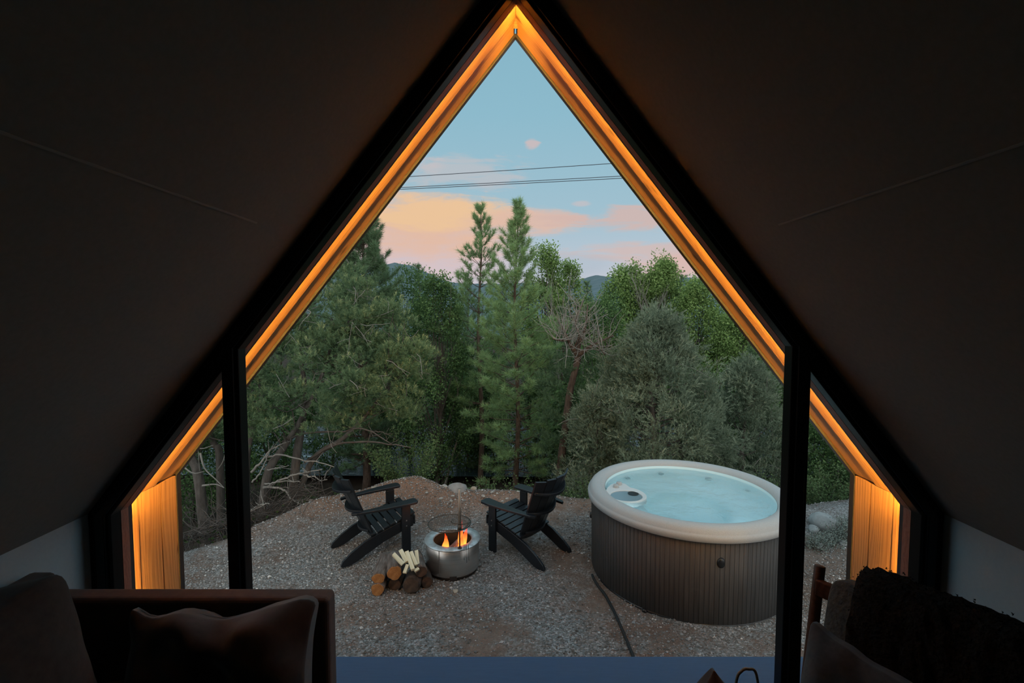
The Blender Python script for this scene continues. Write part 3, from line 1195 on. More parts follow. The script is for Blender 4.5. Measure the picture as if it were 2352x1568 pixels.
def leafy_parts(seed, H, W, base=0.25, nc=60, per=170, size=0.05, m=None, bark=None, tr=None, cr=0.30, clear=0.0):
    """broad-leaved tree: branching stem and a crown of leafy sprays"""
    r = np.random.default_rng(seed)
    T = MB()
    tr = tr or H * 0.012
    stem = curve_branch(r, (0, 0, -0.15), (0.05, 0.0, 1), H * 0.8, 7, 0.2, 0.08)
    T.tube(stem, np.linspace(tr, tr * 0.3, 7), 7)
    Bm = MB()
    cs, rd = [], []
    for i in range(nc):
        zz = base + (1 - base) * r.random() ** 0.85
        w = W * math.sin(math.pi * (0.12 + 0.83 * (zz - base) / (1 - base))) ** 0.7
        a = r.uniform(0, 6.283)
        rr = w * r.uniform(0.25, 1.0) ** 0.6
        c = np.array([math.cos(a) * rr, math.sin(a) * rr, zz * H])
        cs.append(c)
        rd.append(cr * r.uniform(0.6, 1.15))
        if i % 2 == 0:
            s0 = min(6, max(0, int((zz * 0.75) * 6)))
            p0 = stem[s0]
            mid = (p0 + c) / 2 + np.array([0, 0, -0.08]) + r.normal(0, 0.06, 3)
            Bm.tube(spline([p0, mid, c], 6), np.linspace(tr * 0.3, 0.004, 6), 4, False)
    P, tint = [], []
    for c, R in zip(cs, rd):
        n = per
        d = rand_unit(r, n) * (r.random(n) ** 0.45)[:, None] * R
        d[:, 2] *= 1.25
        P.append(c + d)
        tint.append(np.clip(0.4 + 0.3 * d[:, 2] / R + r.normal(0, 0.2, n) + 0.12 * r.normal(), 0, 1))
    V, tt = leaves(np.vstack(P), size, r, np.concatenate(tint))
    bark = bark or M['bark_grey']
    return [('trunk', 'mb', T, bark), ('branches', 'mb', Bm, bark), ('foliage', 'np', (V, tt, 4), m or M['leaf'])]


def base_at(u, Y, dz=0.0):
    x = at(u, 900, Y)[0]
    return (x, Y, gzf(x, Y) + dz)


def height_to(u, v, Y, base):
    return at(u, v, Y)[2] - base[2]


# ---- pinyon: several leaning stems, cauliflower crown, dead grey limbs below
def pinyon():
    b = np.array([-3.45, 7.15, gzf(-3.45, 7.15)])
    r = np.random.default_rng(31)
    o = thing('pinyon_pine', 'big round-crowned pinyon with bleached dead limbs reaching over the yard', 'tree', b)
    stems = [[(590, 1172, 7.0), (612, 1100, 7.0), (650, 1030, 7.1), (690, 965, 7.3), (740, 860, 7.5), (770, 760, 7.6)],
             [(655, 1150, 7.3), (680, 1060, 7.3), (692, 985, 7.4), (700, 900, 7.5), (690, 790, 7.6), (700, 690, 7.7)],
             [(575, 1180, 7.2), (566, 1080, 7.2), (580, 985, 7.2), (600, 900, 7.4), (570, 800, 7.5)],
             [(650, 1120, 7.3), (710, 1070, 7.4), (790, 1005, 7.5), (860, 930, 7.7), (905, 850, 7.8)]]
    T = MB()
    spts = []
    for k, s in enumerate(stems):
        q = [at(*p) for p in s]
        q[0][2] = gzf(q[0][0], q[0][1]) - 0.1
        sp_ = spline(q, 16)
        T.tube(sp_, np.linspace((0.075, 0.08, 0.06, 0.055)[k], 0.018, len(sp_)), 9)
        spts.append(sp_)
    T.build('trunk', M['bark_grey'], o, b, smooth=True)
    allp = np.vstack([s[5:] for s in spts])
    ell = [((690, 880, 7.7), 1.75, 0.95, 230), ((640, 760, 7.7), 1.25, 1.15, 150), ((740, 720, 7.6), 0.85, 0.85, 80), ((880, 850, 7.7), 0.72, 1.1, 120), ((520, 900, 7.5), 1.3, 0.8, 100), ((850, 760, 7.9), 0.45, 0.55, 30)]
    cs, rd = [], []
    for (c, w, h, n) in ell:
        c = at(*c)
        d = rand_unit(r, n)
        d[:, 2] = np.where(d[:, 2] < -0.75, -d[:, 2], d[:, 2])
        d[:, 1] = np.where(r.random(n) < 0.6, -np.abs(d[:, 1]), d[:, 1])
        q = c + d * np.array([w, w * 0.75, h]) * r.uniform(0.78, 1.04, n)[:, None]
        cs.append(q)
        rd.append(r.uniform(0.17, 0.30, n))
    cs = np.vstack(cs)
    rd = np.concatenate(rd)
    keep = r.random(len(cs)) < 0.72
    cs, rd = cs[keep], rd[keep]
    P, Dv, h = clump_pts(r, cs, rd, 26, 0.4, 0.9)
    cl = np.repeat(r.random(len(cs)), 26)
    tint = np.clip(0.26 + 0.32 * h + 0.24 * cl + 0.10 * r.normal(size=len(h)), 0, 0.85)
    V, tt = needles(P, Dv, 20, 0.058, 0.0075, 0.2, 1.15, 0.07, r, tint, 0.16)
    link('foliage', np_mesh('foliage', V - b, 3, {'tint': tt}), M['pinyon'], o)
    Bm = MB()
    for i in range(150):
        c = cs[r.integers(len(cs))]
        j = np.argmin(np.linalg.norm(allp - c, axis=1) + r.random(len(allp)) * 0.5)
        p0 = allp[j]
        mid = (p0 + c) / 2 + r.normal(0, 0.10, 3)
        Bm.tube(spline([p0, mid, c], 6), np.linspace(0.014, 0.004, 6), 4, False)
    Bm.build('branches', M['bark_grey'], o, b, smooth=True)
    # bleached dead twigs showing between the clumps
    tw = MB()
    for i in range(110):
        c = cs[r.integers(len(cs))] + np.array([0, -0.12, 0.0])
        d = rand_unit(r, 1)[0]
        d[1] = -abs(d[1]) * 0.4
        bp = curve_branch(r, c, d, r.uniform(0.2, 0.55), 5, 0.0, 0.35)
        tw.tube(bp, np.linspace(0.0055, 0.0025, 5), 4, False)
        tw.tube(curve_branch(r, bp[2], nrm(bp[3] - bp[2] + r.normal(0, 0.5, 3)), 0.2, 4, 0, 0.3), 0.003, 3, False)
    tag(tw.build('dead_twigs', M['twig'], o, b, smooth=True), kind='stuff')
    limbs = [
        ([(610, 1052, 6.95), (645, 1044, 6.9), (690, 1055, 6.85), (735, 1062, 6.8), (773, 1074, 6.7)], 0.016, 'twig'),
        ([(606, 1120, 6.9), (640, 1104, 6.85), (680, 1090, 6.8), (705, 1084, 6.75), (740, 1078, 6.7)], 0.020, 'twig'),
        ([(695, 1088, 6.78), (708, 1094, 6.75), (722, 1094, 6.72), (735, 1102, 6.7), (750, 1101, 6.68)], 0.014, 'twig'),
        ([(604, 1118, 6.9), (640, 1120, 6.85), (658, 1130, 6.8), (676, 1150, 6.7), (718, 1146, 6.6)], 0.019, 'twig'),
        ([(608, 1112, 6.85), (632, 1108, 6.8), (660, 1104, 6.78), (690, 1108, 6.7)], 0.014, 'twig'),
        ([(676, 1150, 6.7), (692, 1158, 6.6), (702, 1162, 6.55)], 0.010, 'twig'),
        ([(650, 1015, 7.15), (700, 995, 7.1), (770, 992, 7.0), (830, 984, 6.95), (870, 1000, 6.9), (905, 1022, 6.85)], 0.018, 'twig_dark'),
        ([(700, 1060, 7.3), (760, 1025, 7.1), (830, 1013, 7.0), (890, 1020, 6.95), (945, 1026, 6.9)], 0.022, 'twig_dark'),
        ([(850, 990, 6.95), (880, 992, 6.9), (896, 1002, 6.88)], 0.008, 'twig_dark'),
        ([(575, 1085, 6.9), (600, 1060, 6.9), (625, 1030, 6.95), (660, 1015, 7.0)], 0.022, 'twig'),
        ([(578, 1110, 6.8), (600, 1080, 6.85), (612, 1050, 6.9), (630, 1020, 6.95)], 0.014, 'twig'),
        ([(577, 1172, 6.4), (598, 1160, 6.3), (617, 1157, 6.2)], 0.020, 'twig'),
        ([(615, 1078, 6.9), (640, 1074, 6.85), (664, 1070, 6.8)], 0.011, 'twig'),
        ([(640, 1120, 6.85), (690, 1118, 6.75), (716, 1134, 6.7)], 0.009, 'twig_dark'),
        ([(620, 1144, 6.7), (660, 1125, 6.7), (690, 1110, 6.7)], 0.007, 'twig_dark'),
    ]
    for pts, rad, mm in limbs:
        q = spline([at(*p) for p in pts], 14)
        q = q + r.normal(0, 0.006, q.shape)
        l_ = MB().tube(q, np.linspace(rad, rad * 0.35, len(q)), 6)
        for i in range(5):
            j = r.integers(len(q) // 2, len(q) - 1)
            l_.tube(curve_branch(r, q[j], nrm(q[j + 1] - q[j] + r.normal(0, 0.45, 3)), r.uniform(0.08, 0.22), 4, 0, 0.3), np.linspace(rad * 0.3, 0.003, 4), 4, False)
        l_.build('dead_limb', M[mm], o, b, smooth=True)
    return o


pinyon()


def pinyon_left():
    b = np.array([-4.75, 7.3, gzf(-4.75, 7.3)])
    r = np.random.default_rng(41)
    o = thing('pinyon_pine', 'pinyon with bent grey trunks seen low through the side pane by the sofa', 'tree', b)
    T = MB()
    for k, (s, rad) in enumerate(([[(475, 1160, 7.1), (458, 1110, 7.1), (440, 1050, 7.15), (420, 980, 7.3), (380, 880, 7.5)], 0.085],
                                  [[(500, 1120, 7.6), (505, 1060, 7.6), (492, 1020, 7.6), (470, 960, 7.6), (480, 860, 7.7)], 0.07])):
        q = [at(*p) for p in s]
        q[0][2] = gzf(q[0][0], q[0][1]) - 0.1
        sp_ = spline(q, 14)
        T.tube(sp_, np.linspace(rad, 0.03, len(sp_)), 9)
    T.build('trunk', M['bark_grey'], o, b, smooth=True)
    cs, rd = [], []
    for (c, w, h, n) in [((380, 900, 7.8), 1.7, 0.85, 150), ((470, 960, 8.1), 0.7, 0.5, 50), ((480, 800, 8.4), 1.2, 1.0, 90)]:
        c = at(*c)
        d = rand_unit(r, n)
        d[:, 1] = np.where(r.random(n) < 0.6, -np.abs(d[:, 1]), d[:, 1])
        cs.append(c + d * np.array([w, w * 0.7, h]) * r.uniform(0.75, 1.04, n)[:, None])
        rd.append(r.uniform(0.16, 0.27, n))
    cs = np.vstack(cs)
    P, Dv, h = clump_pts(r, cs, np.concatenate(rd), 15, 0.4, 0.9)
    V, tt = needles(P, Dv, 18, 0.06, 0.0085, 0.2, 1.15, 0.07, r, np.clip(0.35 + 0.2 * h + 0.15 * r.normal(size=len(h)), 0, 0.9), 0.1)
    link('foliage', np_mesh('foliage', V - b, 3, {'tint': tt}), M['pinyon'], o)
    for pts in ([(460, 1040, 6.95), (470, 1075, 6.9), (495, 1100, 6.85), (515, 1120, 6.8)], [(425, 1015, 7), (460, 1030, 6.95), (490, 1022, 6.9)],
                [(400, 1050, 7), (440, 1085, 6.9), (470, 1082, 6.9)], [(465, 1115, 6.9), (495, 1112, 6.85), (515, 1120, 6.8)], [(500, 1080, 7.4), (512, 1060, 7.3), (520, 1030, 7.3)]):
        tw = MB().tube(spline([at(*p) for p in pts], 10), np.linspace(0.016, 0.004, len(spline(pts, 10))), 5, False)
        tw.build('dead_limb', M['twig'], o, b, smooth=True)


pinyon_left()


def juniper(name, label, u, Y, vtop, wpx, seed, n=1500, K=15, lumps=None, m=None, zb=None, plume=0.42):
    base = base_at(u, Y)
    H = height_to(u, vtop, Y, base)
    W = wpx / F * Y
    r = np.random.default_rng(seed)
    o = thing(name, label, 'tree', base)
    T = MB().tube(curve_branch(r, (0, 0, -0.2), (0, 0, 1), H * 0.9, 8, 0.2, 0.08), np.linspace(0.09, 0.015, 8), 8)
    P, Dv, tint = [], [], []
    npl = max(60, n // 60)
    cs = []
    for i in range(npl):                      # bough ends, each carrying a ragged tuft of sprays
        zz = r.random() ** 1.1
        a = r.uniform(0, 6.283)
        lob = 1 + 0.20 * math.sin(3 * a + seed) + 0.14 * math.sin(7 * zz * 3 + a * 2)
        w = W * (1 - zz) ** 0.68 * lob * min(1, 0.75 + zz * 2)
        rr = w * r.uniform(0.55, 1.0) ** 0.6
        c = np.array([math.cos(a) * rr, math.sin(a) * rr, 0.03 * H + zz * H * 0.92])
        cs.append(c)
        out = np.array([math.cos(a), math.sin(a), 0.0])
        tone = r.normal(0, 0.16)
        for kk in range(6):
            axis = nrm(out * r.uniform(0.0, 0.9) + np.array([0, 0, r.uniform(0.5, 1.0)]) + r.normal(0, 0.35, 3))
            L = plume * r.uniform(0.45, 1.0) * (1 - 0.35 * zz)
            c2 = c + r.normal(0, 0.09, 3)
            q = 10
            s = np.sort(r.random(q))
            off = r.normal(0, 0.055, (q, 3)) * (1.15 - 0.8 * s)[:, None]
            pp = c2 + axis * (s * L)[:, None] + off
            P.append(pp)
            Dv.append(nrm(axis + off * 9 + r.normal(0, 0.30, (q, 3))))
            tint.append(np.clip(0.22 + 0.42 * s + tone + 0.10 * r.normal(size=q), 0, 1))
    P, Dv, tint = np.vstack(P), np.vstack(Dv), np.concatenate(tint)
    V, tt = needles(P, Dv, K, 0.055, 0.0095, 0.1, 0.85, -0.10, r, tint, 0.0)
    Bm = MB()
    for i in range(0, npl, 3):
        c = cs[i]
        p0 = np.array([0, 0, max(0.1, c[2] - 0.25)])
        Bm.tube(spline([p0, (p0 + c) / 2 + r.normal(0, 0.05, 3), c + np.array([0, 0, 0.2])], 6), np.linspace(0.018, 0.004, 6), 4, False)
    T.build('trunk', M['bark_grey'], o, smooth=True)
    Bm.build('branches', M['bark_grey'], o, smooth=True)
    link('foliage', np_mesh('foliage', V, 3, {'tint': tt}), m or M['juniper'], o)
    tw = MB()
    for i in range(60):
        c = cs[r.integers(npl)] * np.array([1.02, 1.02, 1])
        tw.tube(curve_branch(r, c, rand_unit(r, 1)[0] + np.array([0, -0.4, 0.4]), r.uniform(0.25, 0.6), 5, 0.1, 0.3), np.linspace(0.006, 0.0025, 5), 4, False)
    tag(tw.build('dead_twigs', M['twig'], o, smooth=True), kind='stuff')
    return o


juniper('juniper', 'broad shaggy grey-green juniper standing right behind the hot tub', 1505, 8.7, 715, 215, 51, 26000, 13)
juniper('juniper', 'lower dark juniper between the shaggy juniper and the mullion', 1715, 9.6, 830, 130, 52, 12000, 12, m=M['juniper'])
juniper('juniper', 'small narrow juniper between the forked grey trunk and the hot tub edge', 1365, 8.6, 900, 70, 53, 5000, 12)


def put_pine(name, label, u, Y, vtop, wpx, seed, **kw):
    b = base_at(u, Y)
    H = height_to(u, vtop, Y, b)
    return plant(name, label, 'tree', pine_parts(seed, H, wpx / F * Y, **kw), b)


put_pine('ponderosa_pine', 'tallest ponderosa pine in the middle with its bare brown trunk showing', 1186, 10.6, 458, 118, 61, crown=0.16, K=44, nb=6, dens=0.50, whorl=0.24, trunk_r=0.068, needle=0.14, w=0.0085)
put_pine('ponderosa_pine', 'thin airy ponderosa just behind the tallest pine, peach cloud showing through', 1103, 12.6, 466, 108, 62, crown=0.22, K=44, nb=6, dens=0.42, whorl=0.36, sparse=0.12, trunk_r=0.075, needle=0.15, w=0.0095)
put_pine('ponderosa_pine', 'tall dense pine rising above the pinyon, cut off by the sloping eave', 835, 12.5, 410, 118, 63, crown=0.12, K=40, nb=7, dens=0.62, whorl=0.20, m=M['pine_dark'], needle=0.15, w=0.0095)


def put_leafy(label, u, Y, vtop, wpx, seed, name='cottonwood', m=None, group=None, **kw):
    b = base_at(u, Y)
    H = height_to(u, vtop, Y, b)
    return plant(name, label, 'tree', leafy_parts(seed, H, wpx / F * Y, m=m, **kw), b, group=group)


put_leafy('bright green willow filling the space between the pinyon and the middle pines', 1000, 12.4, 645, 92, 71, name='willow', m=M['leaf_deep'], base=0.12, nc=130, per=170, size=0.055, cr=0.34)
put_leafy('green willow with fine upright stems beneath the tall pine cut by the eave', 940, 14.5, 622, 75, 72, name='willow', m=M['leaf_deep'], base=0.2, nc=90, per=150, size=0.055, cr=0.36)
put_leafy('pale cottonwood crown peeking out just beside the tallest pine', 1250, 16.5, 572, 48, 73, base=0.3, nc=100, per=150, size=0.07, cr=0.34)
put_leafy('slim cottonwood with a round tuft top standing clear against the sky beside the hill', 1305, 17.5, 606, 46, 74, base=0.25, nc=110, per=150, size=0.07, cr=0.34)
put_leafy('wide cottonwood straight above the shaggy juniper', 1440, 18.5, 620, 78, 75, base=0.2, nc=190, per=190, size=0.075, cr=0.42)
put_leafy('tallest cottonwood of the far group, above the hot tub', 1512, 18.0, 600, 62, 76, base=0.2, nc=170, per=180, size=0.075, cr=0.40)
put_leafy('cottonwood half hidden by the sloping eave over the hot tub', 1600, 16.5, 648, 72, 77, base=0.2, nc=150, per=180, size=0.07, cr=0.38)
put_leafy('bushy cottonwood right under the eave, beyond the dead snag', 1680, 15.5, 712, 76, 78, base=0.15, nc=150, per=180, size=0.065, cr=0.36)
put_leafy('leafy alder low between the forked grey trunk and the cottonwoods', 1380, 13.5, 690, 80, 79, name='alder', m=M['leaf_deep'], base=0.15, nc=100, per=150, size=0.055, cr=0.34)
put_leafy('dark leafy alder behind the mullion and the hot tub', 1790, 12.0, 800, 90, 80, name='alder', m=M['leaf_deep'], base=0.1, nc=100, per=150, size=0.05, cr=0.33)
put_leafy('dark leafy alder seen through the narrow side pane by the wooden chair', 1935, 9.6, 925, 115, 81, name='alder', m=M['leaf_deep'], base=0.05, nc=110, per=150, size=0.042, cr=0.28)


def bare(label, name, u, Y, vtop, seed, mk, rad=0.08, lean=(0, 0), **kw):
    b = base_at(u, Y)
    H = height_to(u, vtop, Y, b)
    o = bare_tree(seed, H, rad, lean=lean, **kw).build(name, M[mk], smooth=True)
    o.location = b
    tag(o, label, 'tree')
    return o


bare('grey leafless tree with a fan of upright twigs above the forked trunk', 'bare_tree', 1322, 13.0, 655, 91, 'twig', 0.045, forks=3, levels=4, spread=0.42, lift=0.5)
bare('dark dead snag with crooked limbs in front of the far cottonwoods', 'dead_snag', 1612, 11.0, 640, 92, 'twig_dark', 0.075, lean=(0.12, 0), forks=3, levels=3, spread=0.6, lift=0.4)
bare('leafless grey tree sticking up between the far cottonwoods', 'bare_tree', 1480, 17.0, 585, 93, 'twig', 0.05, forks=3, levels=4, spread=0.35, lift=0.6)
bare('pale forked dead treetop poking out above the green willow', 'bare_tree', 1012, 12.95, 612, 94, 'twig', 0.04, lean=(0.12, 0), forks=2, levels=3, spread=0.45, lift=0.4)


def forked_trunk():
    b = base_at(1296, 9.6)
    o = thing('forked_juniper', 'crooked grey forked trunk with sparse twigs between the tallest pine and the shaggy juniper', 'tree', b)
    r = np.random.default_rng(95)
    T = MB()
    s = spline([at(1285, 1090, 9.6), at(1296, 1000, 9.6), at(1308, 905, 9.6), at(1322, 845, 9.6), at(1330, 815, 9.6)], 14)
    s[0][2] = b[2] - 0.1
    T.tube(s, np.linspace(0.085, 0.06, len(s)), 9)
    limbs = [[(1330, 815, 9.6), (1350, 800, 9.5), (1372, 787, 9.4), (1410, 770, 9.4)], [(1330, 818, 9.6), (1312, 795, 9.5), (1300, 770, 9.4), (1285, 740, 9.5)],
             [(1325, 830, 9.6), (1330, 790, 9.6), (1345, 750, 9.6), (1350, 700, 9.7)], [(1305, 780, 9.45), (1290, 782, 9.3), (1270, 778, 9.2)], [(1365, 792, 9.4), (1380, 802, 9.2), (1390, 815, 9.1)],
             [(1318, 800, 9.5), (1330, 770, 9.4), (1322, 740, 9.4), (1340, 690, 9.4)]]
    Tw = MB()
    for k, l_ in enumerate(limbs):
        q = spline([at(*p) for p in l_], 10)
        T.tube(q, np.linspace(0.06 if k < 3 else 0.022, 0.012, len(q)), 7)
        for i in range(16):
            j = r.integers(2, len(q) - 1)
            bp = curve_branch(r, q[j], nrm(rand_unit(r, 1)[0] + np.array([0, -0.2, 0.6])), r.uniform(0.3, 0.9), 6, 0.4, 0.3)
            Tw.tube(bp, np.linspace(0.010, 0.003, 6), 4, False)
            for kk in range(2):
                Tw.tube(curve_branch(r, bp[3], nrm(bp[4] - bp[3] + r.normal(0, 0.5, 3)), 0.3, 4, 0.2, 0.3), 0.003, 3, False)
    T.build('trunk', M['bark'], o, b, smooth=True)
    Tw.build('branches', M['twig'], o, b, smooth=True)
    cs = np.array([at(1300 + r.uniform(-60, 90), 880 + r.uniform(-70, 190), 9.7 + r.uniform(-0.3, 0.6)) for i in range(170)])
    P, Dv, h = clump_pts(r, cs, np.full(len(cs), 0.2), 18, 0.3)
    V, tt = needles(P, Dv, 14, 0.06, 0.009, 0.15, 0.9, 0.08, r, np.clip(0.3 + 0.2 * h, 0, 1))
    link('foliage', np_mesh('foliage', V - b, 3, {'tint': tt}), M['pine_dark'], o)


forked_trunk()

# ---- the wood behind: young trees of each kind, copied with their parts
protoA = put_pine('lodgepole_pine', 'dark slim pine deep in the wood, glimpsed between the nearer crowns', 965, 20, 600, 62, 101, crown=0.08, K=12, nb=5, whorl=0.34, needle=0.17, w=0.016, dens=0.7, m=M['pine_dark'])
protoA['group'] = 'dark pines deep in the wood'
A_Y = 20.0
for i, (u, Y, s) in enumerate([(430, 15, 0.85), (560, 18, 1.0), (720, 19, 1.05), (1050, 15.5, 0.80), (1075, 20, 0.95), (1215, 20, 0.95), (1160, 22, 1.0), (1290, 15.0, 0.72), (1345, 22, 0.92), (1560, 22, 0.95), (1740, 13.5, 0.70), (1830, 15, 0.75), (1900, 12.5, 0.66), (1985, 14, 0.8), (890, 17, 0.95), (800, 15.5, 0.9), (650, 14, 0.75), (1010, 18, 0.8), (1250, 13.5, 0.6), (1110, 14.0, 0.55)]):
    c = copy_tree(protoA)
    c.location = base_at(u, Y)
    c.rotation_euler = (0, 0, i * 1.7)
    c.scale = (s,) * 3
protoB = put_leafy('young alder with dark leaves deep in the shade of the wood', 1070, 14.2, 860, 62, 102, name='alder', m=M['leaf_deep'], group='shaded young alders in the wood', base=0.05, nc=60, per=120, size=0.06, cr=0.34)
for i, (u, Y, s) in enumerate([(1130, 14.0, 1.0), (1240, 13.6, 1.0), (1330, 12.5, 1.0), (1430, 12.4, 1.1), (620, 12.5, 1.0), (520, 11.5, 1.0), (430, 11, 0.9), (1580, 12.5, 1.1), (1660, 11.5, 1.0), (1880, 11.2, 0.95), (1975, 10.6, 0.9), (1100, 17, 1.2), (1290, 18, 1.2), (860, 14.5, 1.0), (760, 14, 1.0)]):
    c = copy_tree(protoB)
    c.location = base_at(u, Y)
    c.rotation_euler = (0, 0, i * 2.1)
    c.scale = (s,) * 3


# ---- shrubs, saplings, sage, brush
def shrub_parts(seed, H, W, n=900, size=0.032, m=None, stems=14):
    r = np.random.default_rng(seed)
    T = MB()
    P, tint = [], []
    per = n // stems
    for i in range(stems):
        a = r.uniform(0, 6.283)
        d0 = np.array([math.cos(a) * W / H, math.sin(a) * W / H, 1.0]) * r.uniform(0.6, 1)
        bp = curve_branch(r, (r.normal(0, 0.03), r.normal(0, 0.03), -0.03), d0, H * r.uniform(0.7, 1.1), 6, 0.2, 0.15)
        T.tube(bp, np.linspace(0.006, 0.002, 6), 4, False)
        s = r.uniform(0.2, 1.0, per)
        fi = s * 5
        i0 = np.minimum(fi.astype(int), 4)
        pp = bp[i0] + (bp[i0 + 1] - bp[i0]) * (fi - i0)[:, None] + r.normal(0, 0.05 * max(1, W), (per, 3))
        P.append(pp)
        tint.append(np.clip(0.2 + 0.5 * s + r.normal(0, 0.15, per), 0, 1))
    V, tt = leaves(np.vstack(P), size, r, np.concatenate(tint), -0.1)
    return [('stems', 'mb', T, M['twig_dark']), ('foliage', 'np', (V, tt, 4), m or M['shrub'])]


for lab, u, Y, H, W, sd, n in [
    ('leafy shrub behind the dirt berm, between the lounge chair and the boulder', 930, 7.5, 1.15, 0.75, 111, 5200),
    ('low leafy shrub behind the back of the chair on the pinyon side', 735, 7.5, 0.7, 0.45, 112, 2200),
    ('small shrub at the foot of the tallest pine', 1190, 7.7, 0.55, 0.28, 113, 1100),
    ('small upright shrub between the boulder and the tallest pine', 1120, 7.3, 0.42, 0.12, 114, 500),
    ('green weed clump right beside the pale boulder', 1090, 7.05, 0.24, 0.12, 115, 350),
    ('dense leafy shrub across the yard, in the side pane by the wooden chair', 1900, 7.6, 0.75, 0.8, 116, 3200),
    ('leafy shrub hidden mostly by the mullion beside the hot tub', 1820, 7.9, 0.8, 0.6, 117, 2000),
    ('shrub in the gap between the hot tub rim and the far lounge chair', 1330, 7.4, 0.5, 0.35, 118, 900),
]:
    plant('shrub', lab, 'shrub', shrub_parts(sd, H, W, n), base_at(u, Y))
for i, (lab, u, v, H) in enumerate([('silvery sagebrush nearest the cedar side boards', 1950, 1210, 0.24), ('silvery sagebrush beside the grey boulder', 1925, 1222, 0.26), ('silvery sagebrush tight against the mullion', 1872, 1238, 0.18), ('small silvery sagebrush on the open gravel', 1905, 1232, 0.14)]):
    p = atz(u, v, 0.02)
    plant('sagebrush', lab, 'shrub', shrub_parts(121 + i, H, 0.16, 1100, 0.018, M['sage'], 22), (p[0], p[1], gzf(p[0], p[1])))


def undergrowth():
    r = np.random.default_rng(131)
    n = 26000
    x = r.uniform(-9, 9, n)
    d = r.uniform(0.25, 7, n)
    y = edge_y(x) + d
    z = gz(x, y) + r.random(n) ** 2 * 0.35
    k = vnoise(x, y, 0.9, 14) > -0.12
    V, tt = leaves(np.stack([x, y, z], -1)[k], 0.045, r, r.random(k.sum()) * 0.7, -0.2)
    o = link('undergrowth', np_mesh('undergrowth', V, 4, {'tint': tt}), M['under'])
    tag(o, 'low dark green undergrowth on the slope under the trees', 'undergrowth', kind='stuff')
    B = MB()
    for i in range(420):
        u = r.uniform(395, 740)
        v = 1245 - (u - 395) * 0.22 - r.uniform(-5, 85)
        p = at(u, v, 5.6 + (u - 395) / 345 * 1.0 + r.uniform(0.0, 0.5))
        p[2] = min(max(p[2], gzf(p[0], p[1]) + 0.01), gzf(p[0], p[1]) + 0.4)
        dv = rand_unit(r, 1)[0]
        dv[2] *= 0.45
        bp = curve_branch(r, p, dv, r.uniform(0.2, 0.7), 5, 0.1, 0.3)
        bp[:, 2] = np.maximum(bp[:, 2], gz(bp[:, 0], bp[:, 1]) + 0.004)
        B.tube(bp, np.linspace(r.uniform(0.003, 0.008), 0.002, 5), 4, False)
    o = B.build('brush_pile', M['twig_dark'], smooth=True)
    tag(o, 'tangle of dead brush at the foot of the pinyon trunks', 'brush', kind='stuff')


undergrowth()


# ------------------------------------------------------------------ rocks
def rock(name, label, loc, size, seed, m, group=None, squash=(1, 1, 0.75)):
    bm = bmesh.new()
    bmesh.ops.create_icosphere(bm, subdivisions=3, radius=1.0)
    r = np.random.default_rng(seed)
    dirs = rand_unit(r, 9)
    offs = r.uniform(0.55, 0.9, 9)
    for v in bm.verts:
        p = np.array(v.co)
        for dd_, o_ in zip(dirs, offs):
            h = np.dot(p, dd_) - o_
            if h > 0:
                p = p - dd_ * h * 0.8
        v.co = p * np.array(squash) * size * (1 + r.normal(0, 0.008))
    me = bpy.data.meshes.new(name)
    bm.to_mesh(me)
    bm.free()
    o = link(name, me, m, smooth=True)
    o.location = tuple(loc)
    o.rotation_euler = (0, 0, r.uniform(0, 6))
    return tag(o, label, 'rock', group)


def on_ground(u, v, guess=0.1):
    z = guess
    for _ in range(8):
        p = atz(u, v, z)
        z = gzf(p[0], p[1])
    return atz(u, v, z)


p = at(1050, 1124, 6.72)
rock('boulder', 'large pale rounded boulder half buried on the berm behind the fire pit', (p[0], p[1] - 0.12, p[2] - 0.05), 0.225, 201, M['boulder'], squash=(1, 0.85, 0.92))
for i, (lab, u, v, s) in enumerate([
    ('cream stone set in the berm just before the pale boulder', 1001, 1134, 0.050),
    ('tan stone on the crest of the berm behind the grill', 998, 1112, 0.035),
    ('pale stone touching the side of the big boulder', 1021, 1118, 0.035),
    ('stone at the foot of the big boulder on the chair side', 1088, 1124, 0.035),
    ('pointed tan stone on the berm crest near the far chair', 1096, 1120, 0.045),
    ('tan stone between the arms of the lounge chair nearer the woodpile', 862, 1125, 0.040),
]):
    p = on_ground(u, v)
    s *= 1.35
    rock('stone', lab, (p[0], p[1] - 0.02, p[2] + s * 0.35), s, 210 + i, M['rock_tan'] if i % 2 else M['rock'])
r_ = np.random.default_rng(77)
small = [(1013, 1146), (1130, 1132), (1142, 1134), (1190, 1130), (1165, 1146), (1040, 1140), (905, 1142), (980, 1132), (1205, 1138), (1110, 1140), (1068, 1135), (890, 1165), (1154, 1152), (1036, 1152)]
for i, (u, v) in enumerate(small):
    p = on_ground(u, v)
    s = r_.uniform(0.018, 0.034)
    rock('stone', 'small pale stone lying loose on the dirt berm', (p[0], p[1], p[2] + s * 0.3), s, 240 + i, M['rock'], 'small stones on the berm')
for i, (lab, u, v, s) in enumerate([('grey boulder at the far yard edge beside the hot tub mullion', 1893, 1208, 0.17), ('grey rock beside the far yard boulder', 1866, 1220, 0.075), ('flat pale rock on the open gravel by the sagebrush', 1880, 1258, 0.06), ('small grey rock nearest the cedar boards', 1935, 1250, 0.05), ('low round tan stone alone on the gravel before the fire pit', 1046, 1359, 0.028)]):
    p = on_ground(u, v, 0.0)
    rock('rock', lab, (p[0], p[1], p[2] + s * 0.3), s, 260 + i, M['rock_grey'] if i < 4 else M['rock_tan'])


